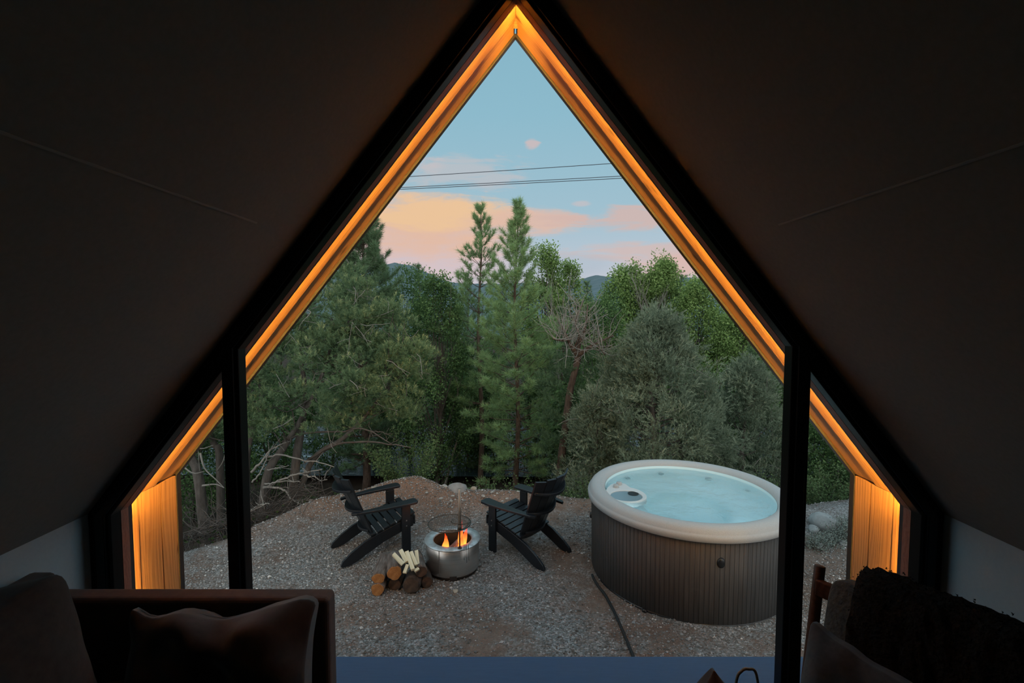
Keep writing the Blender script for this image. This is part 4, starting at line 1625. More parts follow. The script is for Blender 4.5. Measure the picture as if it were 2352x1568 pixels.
# ------------------------------------------------------------------ power lines
for i, (lab, p0, p1) in enumerate([
    ('uppermost power line crossing the sky', (930, 406), (1410, 375)),
    ('upper wire of the close pair of power lines', (912, 431), (1432, 404)),
    ('lower wire of the close pair of power lines', (912, 435), (1432, 409)),
]):
    Y0, Y1 = 34.0, 32.0
    a, b_ = at(*p0, Y0), at(*p1, Y1)
    ext = 1.1
    a2, b2 = a - (b_ - a) * ext, b_ + (b_ - a) * ext
    ts = np.linspace(0, 1, 41)
    pts = a2 + (b2 - a2) * ts[:, None]
    sag = 0.12 * ((ts - 0.5) ** 2 * 4 - 0.1)
    pts[:, 2] += sag
    o = MB().tube(pts, 0.021, 6).build('power_line', M['wire'], smooth=True)
    tag(o, lab, 'power line', 'power lines across the sky')


# ------------------------------------------------------------------ hot tub
def hot_tub():
    cx, cy = 1.795, 4.88
    g0 = -0.095
    up = 0.052
    o = thing('hot_tub', 'round hot tub with pale speckled rim, dark slatted cabinet and bubbling water', 'hot tub', (cx, cy, g0))
    H = 0.83
    n = 128
    MB().lathe([(0.90, 0.0), (0.955, 0.0), (0.955, 0.035), (0.945, 0.04)], n).build('base_band', M['plastic_dark'], o, smooth=True)
    MB().lathe([(0.945, 0.03), (0.957, 0.04), (0.965, 0.772), (0.90, 0.79)], n).build('cabinet', M['tub_panel'], o, smooth=True)
    # rolled rim
    rim = [(0.945, 0.705), (0.985, 0.702), (1.000, 0.712), (1.003, 0.745), (0.998, 0.762), (0.990, 0.768), (0.985, 0.776), (0.975, 0.800), (0.955, 0.818),
           (0.925, 0.829), (0.890, 0.830), (0.860, 0.822), (0.838, 0.806), (0.826, 0.785), (0.822, 0.765), (0.822, 0.70)]
    MB().lathe([(r0, z0 + up) for r0, z0 in rim], n).build('rim', M['tub_rim'], o, smooth=True)
    # shell with a ring of seats and a foot well
    wz = 0.752 + up
    shell = [(0.822, 0.78), (0.818, 0.74), (0.80, 0.60), (0.77, 0.47), (0.70, 0.43), (0.50, 0.42), (0.43, 0.40), (0.40, 0.33), (0.385, 0.19), (0.35, 0.16), (0.0, 0.155)]
    MB().lathe([(r0, z0 + up) for r0, z0 in shell], n).build('shell', M['tub_shell'], o, smooth=True)
    # water
    r = np.random.default_rng(3)
    V = [(0, 0, wz)]
    rings, seg = 40, 128
    for i in range(1, rings + 1):
        rr = 0.8195 * i / rings
        for j in range(seg):
            a = 2 * math.pi * j / seg
            V.append((rr * math.cos(a), rr * math.sin(a), wz))
    V = np.array(V)
    amp = np.clip((V[:, 0] + 0.25), 0.1, 1.0) * 0.010 * np.clip((0.82 - np.hypot(V[:, 0], V[:, 1])) * 12, 0, 1)
    V[:, 2] += amp * 2 * (vnoise(V[:, 0] + 5, V[:, 1] + 5, 7, 31) + 0.6 * vnoise(V[:, 0] + 5, V[:, 1] + 5, 15, 32)) + 0.005 * np.exp(-((np.hypot(V[:, 0] + 0.05, V[:, 1] + 0.45)) / 0.12) ** 2)
    Fc = [(0, 1 + j, 1 + (j + 1) % seg) for j in range(seg)]
    for i in range(rings - 1):
        for j in range(seg):
            a, b_ = 1 + i * seg + j, 1 + i * seg + (j + 1) % seg
            Fc.append((a, a + seg, b_ + seg, b_))
    link('water', idx_mesh('water', V, Fc), M['water'], o, smooth=True)
    # ledge on the near side with the filter bowl and two knobs
    lx, ly = -0.635, -0.06
    led = MB()
    N = 40
    top = []
    for k in range(N):
        a = 2 * math.pi * k / N
        ex = 0.205 * math.cos(a)
        ey = 0.185 * math.sin(a) + (0.17 * max(0, math.sin(a)) ** 2 if math.cos(a) < 0.4 else 0.06 * max(0, math.sin(a)))
        top.append((lx + ex, ly + ey, wz + 0.012))
    inner = [(lx + 0.158 * math.cos(2 * math.pi * k / N) + 0.0, ly + 0.145 * math.sin(2 * math.pi * k / N) - 0.015, wz + 0.010) for k in range(N)]
    low = [(x, y, wz - 0.10) for x, y, z in top]
    inl = [(x, y, wz - 0.045) for x, y, z in inner]
    led.loft([low, top, inner, inl], cap=False)
    led.build('ledge', M['plastic_white'], o, smooth=False, bevel=0.006)
    f = MB()
    f.add([(x, y, wz + 0.002) for x, y, z in inner], [tuple(range(N))])
    f.build('filter_bowl', mat('filter_bowl_blue', (0.20, 0.30, 0.35), 0.15), o)
    MB().lathe([(0.0, 0.0), (0.05, 0.0), (0.055, 0.006), (0.0, 0.007)], 24, (lx + 0.085, ly + 0.05, wz + 0.003)).build('skimmer_slot', M['plastic_dark'], o)
    for kx, ky in ((-0.71, 0.25), (-0.66, 0.33)):
        MB().lathe([(0.0, 0.028), (0.026, 0.028), (0.030, 0.022), (0.030, 0.006), (0.034, 0.0)], 24, (kx + 0.02, ky - 0.09, wz + 0.010)).build('knob', M['tub_rim'], o, smooth=True)
    for a in (-1.75, -2.6, -0.9):            # unseen lamps added on the near shell wall to brighten the water
        c = Vector((0.772 * math.cos(a), 0.772 * math.sin(a), 0.56 + up))
        lamp = MB().lathe([(0.0, 0.006), (0.035, 0.005), (0.04, 0.0)], 20).build('water_fill_light', M['water_fill_light'], o, smooth=True)
        lamp.matrix_local = Matrix.Translation(c) @ Vector((-math.cos(a), -math.sin(a), 0.1)).to_track_quat('Z', 'Y').to_matrix().to_4x4()
    # jets in the shell
    for a in (0.3, 0.9, 1.6, 2.2, 4.2, 5.0, 5.7):
        c = np.array([0.775 * math.cos(a), 0.775 * math.sin(a), 0.60 + up])
        MB().lathe([(0.0, 0.0), (0.03, 0.0), (0.035, 0.01), (0.02, 0.014), (0.0, 0.012)], 16, (0, 0, 0)).build('jet', M['jet'], o).matrix_local = Matrix.Translation(Vector(c)) @ Vector((-math.cos(a), -math.sin(a), 0.2)).to_track_quat('Z', 'Y').to_matrix().to_4x4()
    # fittings on the cabinet
    for nm, u, v, sx, sz in (('drain_valve', 1656, 1292, 0.034, 0.046), ('drain_cap', 1480, 1402, 0.024, 0.020), ('cabinet_vent', 1349, 1182, 0.022, 0.035)):
        d = ray(u, v)
        # hit the cabinet cylinder
        ox, oy = CAM[0] - cx, CAM[1] - cy
        A_, B_, C_ = d[0] ** 2 + d[1] ** 2, 2 * (ox * d[0] + oy * d[1]), ox * ox + oy * oy - 0.962 ** 2
        disc = max(0.0, B_ * B_ - 4 * A_ * C_)
        tt = (-B_ - math.sqrt(disc)) / (2 * A_)
        hp = CAM + d * tt
        nx_, ny_ = nrm(np.array([hp[0] - cx, hp[1] - cy]))
        part = MB().lathe([(0.0, 0.016), (0.6, 0.016), (0.9, 0.010), (1.0, 0.0)], 28).build(nm, M['plastic_dark'], o, smooth=True)
        q = Vector((nx_, ny_, 0)).to_track_quat('Z', 'Y').to_matrix().to_4x4()
        loc = Vector((0.962 * nx_, 0.962 * ny_, hp[2] - g0))
        part.matrix_local = Matrix.Translation(loc) @ q @ Matrix.Diagonal((sx, sz, 1.0, 1.0))
    return o


hot_tub()
cpts = [on_ground(*q, 0.0) for q in ((1360, 1322), (1372, 1345), (1392, 1372), (1412, 1410), (1432, 1455), (1447, 1492), (1453, 1507), (1458, 1530))]
q = spline(cpts, 30)
q[:, 2] = gz(q[:, 0], q[:, 1]) + 0.012
o = MB().tube(q, 0.0125, 8).build('power_cable', M['rubber'], smooth=True)
tag(o, 'black power cable running over the gravel from hot tub towards the cabin', 'cable')


# ------------------------------------------------------------------ lounge chairs
def lounge_chair(label, loc, heading):
    o = thing('adirondack_chair', label, 'chair', loc, heading, 'black lounge chairs at the fire pit')
    bm_ = M['black_board']
    t_ = 0.028

    def side_board(pts, y, th):
        return MB().prism([(x, y - th / 2, z) for x, z in pts], (0, th, 0))
    # rear legs = long stringers that carry the seat and run back to the ground
    prof = [(0.37, 0.385), (0.39, 0.33), (0.385, 0.27), (0.26, 0.235), (0.05, 0.165), (-0.12, 0.085), (-0.25, 0.02), (-0.33, 0.0), (-0.385, 0.0), (-0.405, 0.018), (-0.385, 0.06),
            (-0.30, 0.13), (-0.16, 0.215), (0.0, 0.275), (0.20, 0.335)]
    for y in (-0.245, 0.245):
        side_board(prof, y, t_).build('rear_leg', bm_, o, bevel=0.004)
    for y in (-0.277, 0.277):
        leg = side_board([(0.245, 0.0), (0.345, 0.0), (0.345, 0.525), (0.245, 0.525)], y, t_).build('front_leg', bm_, o, bevel=0.004)
        for zz in (0.30, 0.36):
            MB().box((0.295, y + (0.017 if y > 0 else -0.017), zz), (0.012, 0.006, 0.012)).build('bolt', M['bolt'], leg)
    # seat
    seat = MB()
    xs_ = np.linspace(0.375, -0.06, 7)
    for i, x in enumerate(xs_):
        z = np.interp(x, [-0.06, 0.0, 0.20, 0.37], [0.262, 0.282, 0.345, 0.395])
        sl_ = 0.30
        seat.box((x, 0, z + 0.012), (0.062, 0.52, 0.02), nrm(np.array([(1, 0, sl_), (0, 1, 0), (-sl_, 0, 1)])))
    seat.box((0.40, 0, 0.335), (0.02, 0.52, 0.10))
    seat.build('seat', bm_, o, bevel=0.003)
    # back of five slats, hollowed and fanned, round top
    back = MB()
    b0 = np.array([-0.07, 0.0, 0.20])
    up_ = nrm(np.array([-0.44, 0, 0.90]))
    nf = nrm(np.array([0.90, 0, 0.44]))
    L = 0.82

    def back_pt(yy, s, f):
        curve = 0.075 * (yy / 0.25) ** 2 * (0.35 + 0.65 * s)
        return b0 + up_ * s * L + np.array([0, yy * (0.78 + 0.30 * s), 0]) + nf * (curve + f)
    for i in range(5):
        yc = (i - 2) * 0.112
        top = 1.0 - 0.42 * abs(yc) ** 1.6
        secs = []
        for s in np.linspace(0, 1, 7):
            ss = s * top
            ya, yb = yc - 0.053, yc + 0.053
            sa = ss - (0.10 * abs(ya) * s if s == 1 else 0)
            sb = ss - (0.10 * abs(yb) * s if s == 1 else 0)
            secs.append([back_pt(ya, sa, 0), back_pt(yb, sb, 0), back_pt(yb, sb, 0.02), back_pt(ya, sa, 0.02)])
        back.loft(secs)
    back.build('backrest', bm_, o, bevel=0.003)
    # curved braces behind the back; the middle one joins the arms
    for nm, s, wd, dp, ext in (('lower_brace', 0.11, 0.22, 0.045, 0.0), ('arm_brace', 0.44, 0.26, 0.06, 0.02), ('head_brace', 0.76, 0.265, 0.075, 0.0)):
        mb = MB()
        secs = []
        for yy in np.linspace(-wd - ext, wd + ext, 15):
            p_ = back_pt(yy, s, 0)
            k = (1 - (yy / (wd + ext)) ** 2)
            dpt = dp * (0.25 + 0.75 * k)
            q_ = p_ - np.array([dpt, 0, 0])
            secs.append([p_ + np.array([0.004, 0, -0.013]), p_ + np.array([0.004, 0, 0.013]), q_ + np.array([0, 0, 0.013]), q_ + np.array([0, 0, -0.013])])
        mb.loft(secs)
        mb.build(nm, bm_, o, bevel=0.003)
    for y in (-1, 1):
        plan = [(0.40, 0.225), (0.415, 0.25), (0.415, 0.335), (0.395, 0.36), (0.30, 0.365), (0.10, 0.345), (-0.10, 0.315), (-0.24, 0.29), (-0.285, 0.265), (-0.285, 0.235), (-0.20, 0.238), (0.0, 0.245), (0.2, 0.235)]
        zf = lambda x: 0.528 + 0.02 * min(1, max(0, (x + 0.3) / 0.7))
        V = [(x, y * yy, zf(x)) for x, yy in plan] + [(x, y * yy, zf(x) + 0.026) for x, yy in plan]
        n = len(plan)
        mb = MB().add(V, [tuple(range(n))[::-1], tuple(range(n, 2 * n))] + [(i, (i + 1) % n, n + (i + 1) % n, n + i) for i in range(n)])
        mb.build('armrest', bm_, o, bevel=0.005)
    return o


lounge_chair('black slatted lounge chair in front of the pinyon, beside the woodpile', (-1.57, 5.306, gzf(-1.5, 5.3)), math.radians(32.1))
lounge_chair('black slatted lounge chair between the fire pit and the hot tub', (0.188, 5.272, gzf(0.19, 5.27)), math.radians(140))


# ------------------------------------------------------------------ fire pit
FP = np.array([-0.622, 4.93, gzf(-0.62, 4.93)])


def fire_pit():
    o = thing('fire_pit', 'round brushed stainless steel fire pit with glowing fire between the two chairs', 'fire pit', FP)
    n = 72
    MB().lathe([(0.20, 0.0), (0.262, 0.0), (0.262, 0.03), (0.20, 0.03)], n).build('base_ring', M['soot'], o, smooth=True)
    MB().lathe([(0.24, 0.03), (0.272, 0.03), (0.275, 0.036), (0.275, 0.305), (0.268, 0.312)], n).build('body', M['steel'], o, smooth=True)
    MB().lathe([(0.275, 0.302), (0.287, 0.302), (0.290, 0.308), (0.287, 0.316), (0.205, 0.316), (0.197, 0.310), (0.197, 0.29)], n).build('rim', M['steel_rim'], o, smooth=True)
    MB().lathe([(0.197, 0.30), (0.197, 0.10), (0.18, 0.08), (0.0, 0.08)], n).build('burn_chamber', M['soot'], o, smooth=True)
    a = math.radians(-82)
    for k in range(3):
        aa = a + k * 2 * math.pi / 3
        c = np.array([0.268 * math.cos(aa), 0.268 * math.sin(aa), 0.022])
        t3 = np.array([-math.sin(aa), math.cos(aa), 0])
        n3 = np.array([math.cos(aa), math.sin(aa), 0])
        MB().box(c, (0.07, 0.022, 0.05), (t3, n3, (0, 0, 1))).build('foot', M['soot'], o, bevel=0.003)
    # welded seam
    aa = math.radians(-112)
    MB().box((0.2755 * math.cos(aa), 0.2755 * math.sin(aa), 0.17), (0.008, 0.003, 0.262), ((-math.sin(aa), math.cos(aa), 0), (math.cos(aa), math.sin(aa), 0), (0, 0, 1))).build('seam', M['steel'], o)


fire_pit()


def grill():
    pb = at(1056, 1254, 4.70)
    z0 = FP[2] + 0.316
    pb[2] = z0
    o = thing('fire_pit_grill', 'round wire grill grate on a steel post clamped above the fire pit', 'grill', pb)
    top = at(1060, 1122, 4.70)
    zt = top[2]
    MB().tube([(pb[0], pb[1], z0), (pb[0], pb[1], z0 + 0.30)], 0.0075, 10).build('post', M['soot'], o, pb, smooth=True)
    MB().tube([(pb[0], pb[1], z0 + 0.20), (pb[0], pb[1], zt)], 0.0150, 14).build('sleeve', M['post'], o, pb, smooth=True)
    MB().lathe([(0.0, 0.0), (0.022, 0.0), (0.022, 0.006), (0.0, 0.008)], 18, (0, 0, 0)).build('post_base', M['iron'], o)
    gc = at(1033, 1199, 4.88)
    gc[1] = 4.86
    zg = gc[2]
    R = 0.218
    th = np.linspace(0, 2 * math.pi, 61)
    MB().tube(np.stack([gc[0] + R * np.cos(th), gc[1] + R * np.sin(th), np.full(61, zg)], -1), 0.0062, 8, False).build('grate_ring', M['iron'], o, pb, smooth=True)
    mesh = MB()
    for sgn in (1, -1):
        for k in np.arange(-R + 0.012, R, 0.0235):
            hl = math.sqrt(max(0, R * R - k * k))
            dv = nrm(np.array([1.0, sgn * 0.62, 0]))
            nv = np.array([-dv[1], dv[0], 0])
            c = np.array([gc[0], gc[1], zg]) + nv * k
            mesh.tube([c - dv * hl, c + dv * hl], 0.0019, 4, False)
    mesh.build('wire_mesh', M['iron'], o, pb)
    ar = MB()
    ar.tube([(pb[0], pb[1], zg - 0.004), (pb[0] + 0.05, pb[1] + 0.06, zg - 0.004), (gc[0] + R * 0.98, gc[1] + 0.04, zg - 0.002)], 0.006, 8)
    ar.tube([(pb[0], pb[1], zg - 0.004), (gc[0] - R * 0.72, gc[1] - R * 0.69, zg - 0.006)], 0.005, 8)
    ar.build('support_arm', M['iron'], o, pb, smooth=True)
    cl = MB().lathe([(0.013, -0.02), (0.021, -0.02), (0.021, 0.035), (0.013, 0.035)], 16, (0, 0, zg - z0 + 0.02))
    cl.build('clamp', M['iron'], o, smooth=True)
    h = MB().tube(spline([(pb[0] - 0.085, pb[1] + 0.0, zg + 0.095), (pb[0] - 0.07, pb[1] - 0.005, zg + 0.075), (pb[0], pb[1] - 0.014, zg + 0.068), (pb[0] + 0.07, pb[1] - 0.005, zg + 0.066), (pb[0] + 0.085, pb[1], zg + 0.08)], 16), 0.005, 8)
    h.build('handle', M['iron'], o, pb, smooth=True)


grill()
for i, (x0, u1, v1) in enumerate(((1066, 1066, 1286), (1069, 1069, 1280), (1072, 1072, 1292), (1076, 1077, 1287))):
    p0 = at(x0 - 1, 1236, 4.68)
    p0[2] = FP[2] + 0.322
    a = at(x0, 1252, 4.64)
    b_ = at(u1, v1, 4.635)
    o = MB().tube(spline([p0, (p0 + a) / 2 + np.array([0, 0, 0.008]), a, b_], 12), 0.0022, 5).build('skewer', M['soot'], smooth=True)
    tag(o, 'thin dark wire skewer hanging over the fire pit rim', 'skewer', 'wire skewers on the fire pit rim')


def log_piece(name, label, end, direc, R, L, seed, bark, endm, cat='log', group=None, squash=1.0, half_split=False):
    """lying log whose cut end faces the window; the grain runs along its own x axis"""
    r = np.random.default_rng(seed)
    end = np.array(end, float)
    d = nrm(np.array(direc, float))
    y = nrm(np.cross((0, 0, 1), d))
    z = np.cross(d, y)
    Mx = Matrix(((d[0], y[0], z[0], end[0]), (d[1], y[1], z[1], end[1]), (d[2], y[2], z[2], end[2]), (0, 0, 0, 1)))
    root = thing(name, label, cat, (0, 0, 0), group=group)
    root.matrix_world = Mx
    n = 26
    ang_ = np.arange(n) * 2 * math.pi / n
    prof = 1 + 0.05 * np.sin(3 * ang_ + seed) + 0.03 * np.sin(5 * ang_ + seed * 2) + r.normal(0, 0.018, n)
    secs = []
    for s in np.linspace(0, 1, 9):
        pr = prof + r.normal(0, 0.015, n)
        zz = np.sin(ang_) * R * pr * squash
        if half_split:
            zz = np.minimum(zz, R * 0.35 + 0.006 * np.sin(9 * np.cos(ang_)))
        secs.append(np.stack([np.full(n, s * L), np.cos(ang_) * R * pr, zz], -1))
    MB().loft(secs, cap=True).build('bark', bark, root, smooth=True)
    e = np.array(secs[0]) * np.array([1, 0.95, 0.95])
    V = [tuple(p_ + np.array([-0.002, 0, 0])) for p_ in e] + [tuple(p_ * np.array([1, 0.96, 0.96]) + np.array([-0.006, 0, 0])) for p_ in e]
    MB().add(V, [tuple(range(n, 2 * n))] + [(i, (i + 1) % n, n + (i + 1) % n, n + i) for i in range(n)]).build('cut_end', endm, root)
    return root


LD = (0.06, 1.0, 0.02)
GRP = 'firewood beside the fire pit'
g_ = gzf(-1.15, 4.5)
log_piece('log', 'bottom log of the weathered stack nearest the window, round orange cut end', (*at(867, 1350, 4.42)[:2], g_ + 0.064), (-0.10, 1, 0.0), 0.062, 0.36, 301, M['log_bark'], M['log_end'], group=GRP)
log_piece('log', 'weathered grey split log lying on top of the bottom log, flat orange end', (*at(869, 1328, 4.44)[:2], g_ + 0.160), (-0.08, 1, 0.04), 0.064, 0.38, 302, M['log_bark'], M['log_end'], group=GRP, squash=0.82)
log_piece('log', 'thick log with a round orange cut end under the pale kindling', (*at(906, 1313, 4.48)[:2], g_ + 0.192), (-0.25, 1, 0.02), 0.071, 0.30, 303, M['log_bark'], M['log_end'], group=GRP)
log_piece('log', 'dark shaded log underneath the thick orange-ended log', (*at(907, 1345, 4.52)[:2], g_ + 0.060), (0.0, 1, 0.0), 0.062, 0.34, 304, M['log_dark'], M['log_end_dark'], group=GRP)  # shadow of the upper log put into its dark colours
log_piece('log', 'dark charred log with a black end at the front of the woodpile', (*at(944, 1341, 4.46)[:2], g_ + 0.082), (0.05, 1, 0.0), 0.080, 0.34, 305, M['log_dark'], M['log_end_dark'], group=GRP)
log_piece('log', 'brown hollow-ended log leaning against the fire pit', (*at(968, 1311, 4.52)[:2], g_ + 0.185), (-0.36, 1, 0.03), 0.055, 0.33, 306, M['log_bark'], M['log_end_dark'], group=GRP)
log_piece('log', 'low dark log in the shade between the woodpile and fire pit', (*at(981, 1342, 4.56)[:2], g_ + 0.056), (-0.36, 1, 0.0), 0.056, 0.30, 307, M['log_dark'], M['log_end_dark'], group=GRP)  # shade beside the pit put into its dark colours
# kindling
for i, (a, b_, w, h, lab) in enumerate([
    ((926, 1295, 4.50), (903, 1272, 4.56), 0.036, 0.020, 'pale kindling stick lying slantwise over the thick orange-ended log'),
    ((934, 1290, 4.54), (920, 1263, 4.66), 0.040, 0.020, 'pale kindling stick poking up behind the slanted stick'),
    ((949, 1308, 4.46), (934, 1266, 4.64), 0.034, 0.026, 'longest pale kindling stick standing out in the middle of the bundle'),
    ((942, 1292, 4.56), (932, 1272, 4.64), 0.030, 0.018, 'short pale kindling stick tucked behind the longest stick'),
    ((956, 1297, 4.52), (944, 1267, 4.64), 0.030, 0.020, 'pale kindling stick next to the longest stick on the fire pit side'),
    ((960, 1302, 4.54), (956, 1264, 4.68), 0.034, 0.018, 'upright pale kindling stick at the fire pit end of the bundle'),
    ((929, 1316, 4.46), (936, 1296, 4.52), 0.034, 0.022, 'short pale kindling piece hanging down below the bundle'),
    ((952, 1311, 4.47), (962, 1305, 4.50), 0.030, 0.018, 'small tan kindling chip at the bottom of the bundle'),
]):
    p0, p1 = at(*a), at(*b_)
    d = nrm(p1 - p0)
    L = np.linalg.norm(p1 - p0)
    x = d
    y = nrm(np.cross((0, -0.3, 1), x))
    z = np.cross(x, y)
    mb = MB().box((L / 2, 0, 0), (L, w, h))
    o = mb.build('kindling_stick', M['kindling'], bevel=0.002)
    for vv in o.data.vertices:
        vv.co += Vector(RNG.normal(0, 0.0022, 3))
    o.matrix_world = Matrix(((x[0], y[0], z[0], p0[0]), (x[1], y[1], z[1], p0[1]), (x[2], y[2], z[2], p0[2]), (0, 0, 0, 1)))
    tag(o, lab, 'kindling', 'kindling on the woodpile')
# burning logs and flames in the pit
bz = FP[2] + 0.11
log_piece('log', 'pale burning log slanting across the fire pit between the flames', (FP[0] - 0.035, FP[1] - 0.165, bz + 0.115), (0.55, 0.9, 0.22), 0.038, 0.30, 311, M['burning'], M['log_end_dark'], group='logs burning in the pit')
log_piece('log', 'charred log lying flat at the back of the fire pit', (FP[0] - 0.15, FP[1] + 0.02, bz + 0.04), (1.0, 0.35, 0.05), 0.042, 0.30, 312, M['log_dark'], M['log_end_dark'], group='logs burning in the pit')


def flames():
    o = thing('campfire', 'orange and yellow flames burning inside the steel fire pit', 'fire', (FP[0], FP[1], bz))
    r = np.random.default_rng(17)
    spec = [(-0.085, -0.10, 0.055, 0.27), (-0.115, -0.11, 0.04, 0.17), (-0.06, -0.10, 0.045, 0.33), (-0.135, -0.08, 0.028, 0.15), (0.06, -0.14, 0.045, 0.20), (0.085, -0.10, 0.05, 0.30),
            (0.04, -0.13, 0.035, 0.17), (0.12, -0.06, 0.05, 0.35), (0.10, -0.02, 0.05, 0.40), (0.135, -0.03, 0.03, 0.29), (0.02, -0.12, 0.03, 0.12)]
    for x, y, R, Hf in spec:
        n, m = 12, 16
        V, tt = [], []
        sx, sy = r.normal(0, 0.02, 2)
        ph = r.uniform(0, 6)
        for i in range(m):
            s = i / (m - 1)
            rad = R * (0.45 + 1.3 * s) * (1 - s) ** 1.25 * 1.15 + 0.0005
            cx_ = x + sx * s + 0.018 * math.sin(ph + s * 5.0) * s
            cy_ = y + sy * s + 0.012 * math.cos(ph + s * 4.0) * s
            for j in range(n):
                a = 2 * math.pi * j / n
                rr = rad * (1 + 0.28 * math.sin(2 * a + ph + s * 6) + 0.15 * math.sin(3 * a - s * 9))
                V.append((cx_ + rr * math.cos(a), cy_ + rr * math.sin(a), Hf * s))
                tt.append(min(1, s * 1.02 * (0.6 + Hf * 1.3)))
        Fc = [(i * n + j, i * n + (j + 1) % n, (i + 1) * n + (j + 1) % n, (i + 1) * n + j) for i in range(m - 1) for j in range(n)]
        link('flame', idx_mesh('flame', V, Fc, {'tint': tt}), M['flame'], o, smooth=True)
    em = []
    tt = []
    for i in range(26):   # glowing embers on the floor of the pit
        c = np.array([r.uniform(-0.13, 0.13), r.uniform(-0.13, 0.1), 0.0])
        s = r.uniform(0.008, 0.02)
        for f in ((0, 1, 4), (1, 2, 4), (2, 3, 4), (3, 0, 4)):
            vv = np.array([(1, 0, 0), (0, 1, 0), (-1, 0, 0), (0, -1, 0), (0, 0, 1)], float) * s
            em += [c + vv[k] for k in f]
            tt += [0.75] * 3
    link('embers', np_mesh('embers', em, 3, {'tint': tt}), M['flame'], o)


flames()


# ------------------------------------------------------------------ inside: sofa, cushions, armchair, basket
def soft_box(size, n=(10, 10, 6), puff=0.25, seed=0, pinch=0.0, wrinkle=0.0):
    """cushion: rounded box whose faces bulge; corners pulled out when pinch > 0"""
    bm = bmesh.new()
    bmesh.ops.create_cube(bm, size=2.0)
    bmesh.ops.subdivide_edges(bm, edges=bm.edges[:], cuts=11, use_grid_fill=True)
    h = np.array(size) / 2
    r = np.random.default_rng(seed)
    for v in bm.verts:
        p = np.array(v.co)
        x, y, z = p
        ex, ez = abs(x), abs(z)
        th = (1 - ex ** 4 * 0.9) ** 0.5 * (1 - ez ** 4 * 0.9) ** 0.5
        th = max(th, 0.12) if pinch else 0.55 + 0.45 * th
        ins = 1 - pinch * (1 - x * x) * (abs(z) ** 3) * 0.5
        inz = 1 - pinch * (1 - z * z) * (abs(x) ** 3) * 0.35
        q = np.array([x * inz, y * th, z * ins])
        if not pinch:
            e = np.sort(np.abs(p))[::-1]
            q = q * (1 - puff * 0.12 * (e[1] ** 6))
        w = 0.0
        if wrinkle:
            w = wrinkle * (vnoise(np.array([x * 1.7 + 9]), np.array([z * 1.1 + 9 + x]), 2.2, 40 + seed)[0] + 0.5 * vnoise(np.array([x * 4 + 9]), np.array([z * 2 + 9 + 2 * x]), 2.2, 41 + seed)[0])
        v.co = q * h + np.array([0, np.sign(y) * w * th, w * 0.5 * (z > 0.5)])
    me = bpy.data.meshes.new('soft')
    bm.to_mesh(me)
    bm.free()
    return me


def place_soft(name, size, material, mtx, parent=None, **kw):
    me = soft_box(size, **kw)
    me.name = name
    o = link(name, me, material, parent, smooth=True)
    sm = o.modifiers.new('sub', 'SUBSURF')
    sm.levels = 1
    sm.render_levels = 1
    if parent:
        o.matrix_local = mtx
    else:
        o.matrix_world = mtx
    return o


def T_(x, y, z):
    return Matrix.Translation(Vector((x, y, z)))


def R_(ax, deg):
    return Matrix.Rotation(math.radians(deg), 4, ax)


def sofa():
    x0, x1 = -1.86, -0.715
    b = Vector((-1.3, 0.8, FL))
    o = thing('sofa', 'dark brown sofa along the side wall, its square far arm under the window', 'sofa', b)
    bo = np.array(b)
    MB().box(((x0 + x1) / 2, 0.80, FL + 0.145), (x1 - x0 - 0.02, 2.06, 0.11)).build('base', M['sofa'], o, bo, bevel=0.02, seg=3)
    arm = MB()
    y0, y1 = 1.815, 1.905
    zt = FL + 0.592
    arm.box(((x0 + x1) / 2, (y0 + y1) / 2, (FL + 0.09 + zt) / 2), (x1 - x0, y1 - y0, zt - FL - 0.09))
    arm.build('armrest', M['sofa'], o, bo, bevel=0.022, seg=4)
    MB().box(((x0 + x1) / 2, -0.25, (FL + 0.09 + zt) / 2), (x1 - x0, 0.09, zt - FL - 0.09)).build('armrest', M['sofa'], o, bo, bevel=0.022, seg=4)
    MB().box((x0 + 0.055, 0.80, FL + 0.40), (0.10, 2.03, 0.62)).build('backrest', M['sofa'], o, bo, bevel=0.02, seg=3)
    for yy in (0.32, 1.30):
        place_soft('seat_cushion', (0.96, 0.98, 0.15), M['cushion'], T_((x0 + x1) / 2 + 0.07 - b.x, yy - b.y, 0.265), o)
    for yy in (0.25, 1.08):
        place_soft('back_cushion', (0.92, 0.30, 0.50), M['cushion'], T_(-1.50 - b.x, yy - b.y, 0.60) @ R_('Y', -14) @ R_('Z', 90), o, wrinkle=0.05, seed=2)
    for xx in (x0 + 0.08, x1 - 0.08):
        for yy in (-0.2, 1.85):
            MB().tube([(xx, yy, FLOOR), (xx, yy, FL + 0.10)], [0.016, 0.022], 10).build('leg', M['chair_wood'], o, bo)


sofa()
pc = place_soft('throw_pillow', (0.67, 0.22, 0.42), M['pillow'], T_(-1.045, 1.665, FL + 0.43) @ R_('Y', -2.5) @ R_('X', -17) @ R_('Z', 3), pinch=0.22, wrinkle=0.11, seed=3)
tag(pc, 'rumpled dark square throw pillow leaning on the far arm of the sofa', 'pillow')


